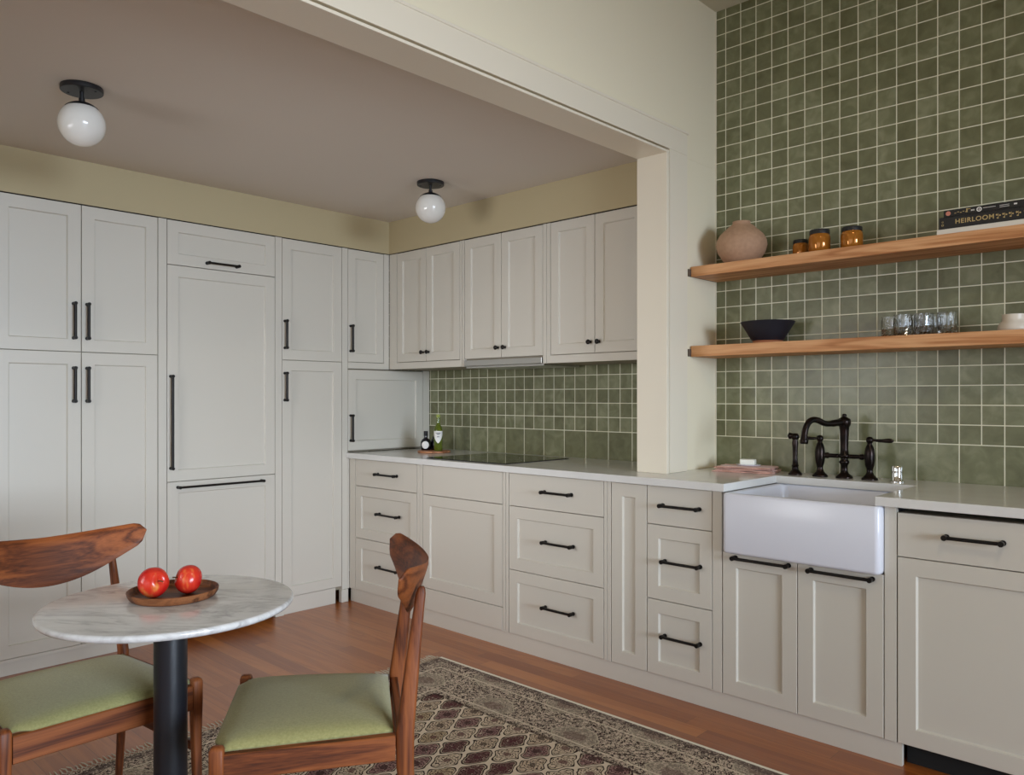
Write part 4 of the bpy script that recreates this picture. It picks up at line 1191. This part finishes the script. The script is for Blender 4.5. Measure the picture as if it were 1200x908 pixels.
    for i in range(N + 1):
        s_ = i / N * 2 - 1; a = abs(s_)
        y = s_ * HW
        zt = .822 + .026 * a ** 1.6
        zb = .684 + .128 * (a ** 2.0) - .022 * a ** 6
        if a > .88:      # rounded tip
            q = min(1, (a - .88) / .12); k_ = sqrt(max(0, 1 - q * q))
            zm = (zt + zb) / 2 + .004; zt = zm + (zt - zm) * (k_ * .93 + .07); zb = zm + (zb - zm) * (k_ * .93 + .07)
        rowF, rowB = [], []
        for k in range(K + 1):
            f = k / K; z = zb + (zt - zb) * f
            lean = -.247 - (z - .684) / .14 * .050
            x = lean + .084 * a ** 1.9 + .003
            edge = sqrt(max(0, 1 - abs(2 * f - 1) ** 4))
            th = (.0075 + .0015 * (1 - a)) * (.35 + .65 * edge) * (1 if a < .95 else .6)
            rowF.append(bm.verts.new((x + th, y, z))); rowB.append(bm.verts.new((x - th, y, z)))
        F.append(rowF); B.append(rowB)
    for i in range(N):
        for k in range(K):
            bm.faces.new((F[i][k], F[i + 1][k], F[i + 1][k + 1], F[i][k + 1]))
            bm.faces.new((B[i][k + 1], B[i + 1][k + 1], B[i + 1][k], B[i][k]))
        bm.faces.new((B[i][0], B[i + 1][0], F[i + 1][0], F[i][0])); bm.faces.new((F[i][K], F[i + 1][K], B[i + 1][K], B[i][K]))
    for k in range(K):
        bm.faces.new((B[0][k], F[0][k], F[0][k + 1], B[0][k + 1])); bm.faces.new((F[N][k], B[N][k], B[N][k + 1], F[N][k + 1]))
    bmesh.ops.recalc_face_normals(bm, faces=bm.faces)
    finish(bm, 'backrest', M['teakY'], t, smooth=True, auto=60)
    return t
chair('teak chair in the foreground centre with its back to the sink cabinets', (2.296, -2.360, .0078), radians(-125.6))
chair('teak chair at the left picture edge with its back to the tall cabinets', (1.712, -2.735, .0078), radians(1.5))

# ------------------------------------------------------------------ light
def area(name, loc, rot, sx, sy, power, col, spread=180):
    l = bpy.data.lights.new(name, 'AREA'); l.shape = 'RECTANGLE'; l.size = sx; l.size_y = sy; l.energy = power; l.color = col; l.spread = radians(spread)
    o = bpy.data.objects.new(name, l); COL.objects.link(o); o.location = loc; o.rotation_euler = rot
    return o
for (a0, a1, z0, z1), pw in zip(WR, (40,)):
    area('window_daylight', (XR + .13, (a0 + a1) / 2, (z0 + z1) / 2), (0, radians(90), 0), z1 - z0, a1 - a0, pw, (.72, .85, 1.0))
for (a0, a1, z0, z1) in WF:
    area('window_daylight', ((a0 + a1) / 2, YB - .13, (z0 + z1) / 2), (radians(90), 0, 0), a1 - a0, z1 - z0, 4, (.86, .93, 1.0))
area('sky_daylight', (XR + 6, -2.7, 1.95), (0, radians(90), 0), 2.4, 6.0, 1260, (.72, .85, 1.0))
area('kitchen_fill_light', (1.40, -4.10, 1.45), (radians(86), 0, radians(5)), 1.0, 1.0, 8.0, (.96, .97, 1.0), 74)  # added fill to brighten base fronts, backsplash and floor
l = bpy.data.lights.new('ceiling_lamp_glow', 'AREA'); l.shape = 'DISK'; l.size = .3; l.energy = 11; l.color = (1.0, .84, .60)
o = bpy.data.objects.new('ceiling_lamp_glow', l); COL.objects.link(o); o.location = (4.3, -2.3, ZN - .03)
W = bpy.data.worlds.new('World'); S.world = W; W.use_nodes = True
W.node_tree.nodes['Background'].inputs[0].default_value = (.75, .85, 1.0, 1); W.node_tree.nodes['Background'].inputs[1].default_value = 1.0

# ------------------------------------------------------------------ camera
cd = bpy.data.cameras.new('Camera'); cam = bpy.data.objects.new('Camera', cd); COL.objects.link(cam)
cd.sensor_width = 36; cd.lens = 925.85 / 1200 * 36; cd.shift_y = (466.13 - 454) / 1200
cd.clip_start = .02
cam.location = (4.0843, -3.4954, 1.2516); cam.rotation_euler = (radians(90), 0, .7594)
S.camera = cam
S.view_settings.view_transform = 'Standard'; S.view_settings.look = 'None'
S.view_settings.exposure = 0.32; S.view_settings.gamma = 1.0
try: S.view_settings.use_curve_mapping = False
except Exception: pass
try:
    S.cycles.use_denoising = True
    S.cycles.max_bounces = 10; S.cycles.diffuse_bounces = 6; S.cycles.glossy_bounces = 5; S.cycles.transmission_bounces = 8
    S.cycles.caustics_reflective = False; S.cycles.caustics_refractive = False
    S.cycles.sample_clamp_indirect = 6.0
except Exception: pass
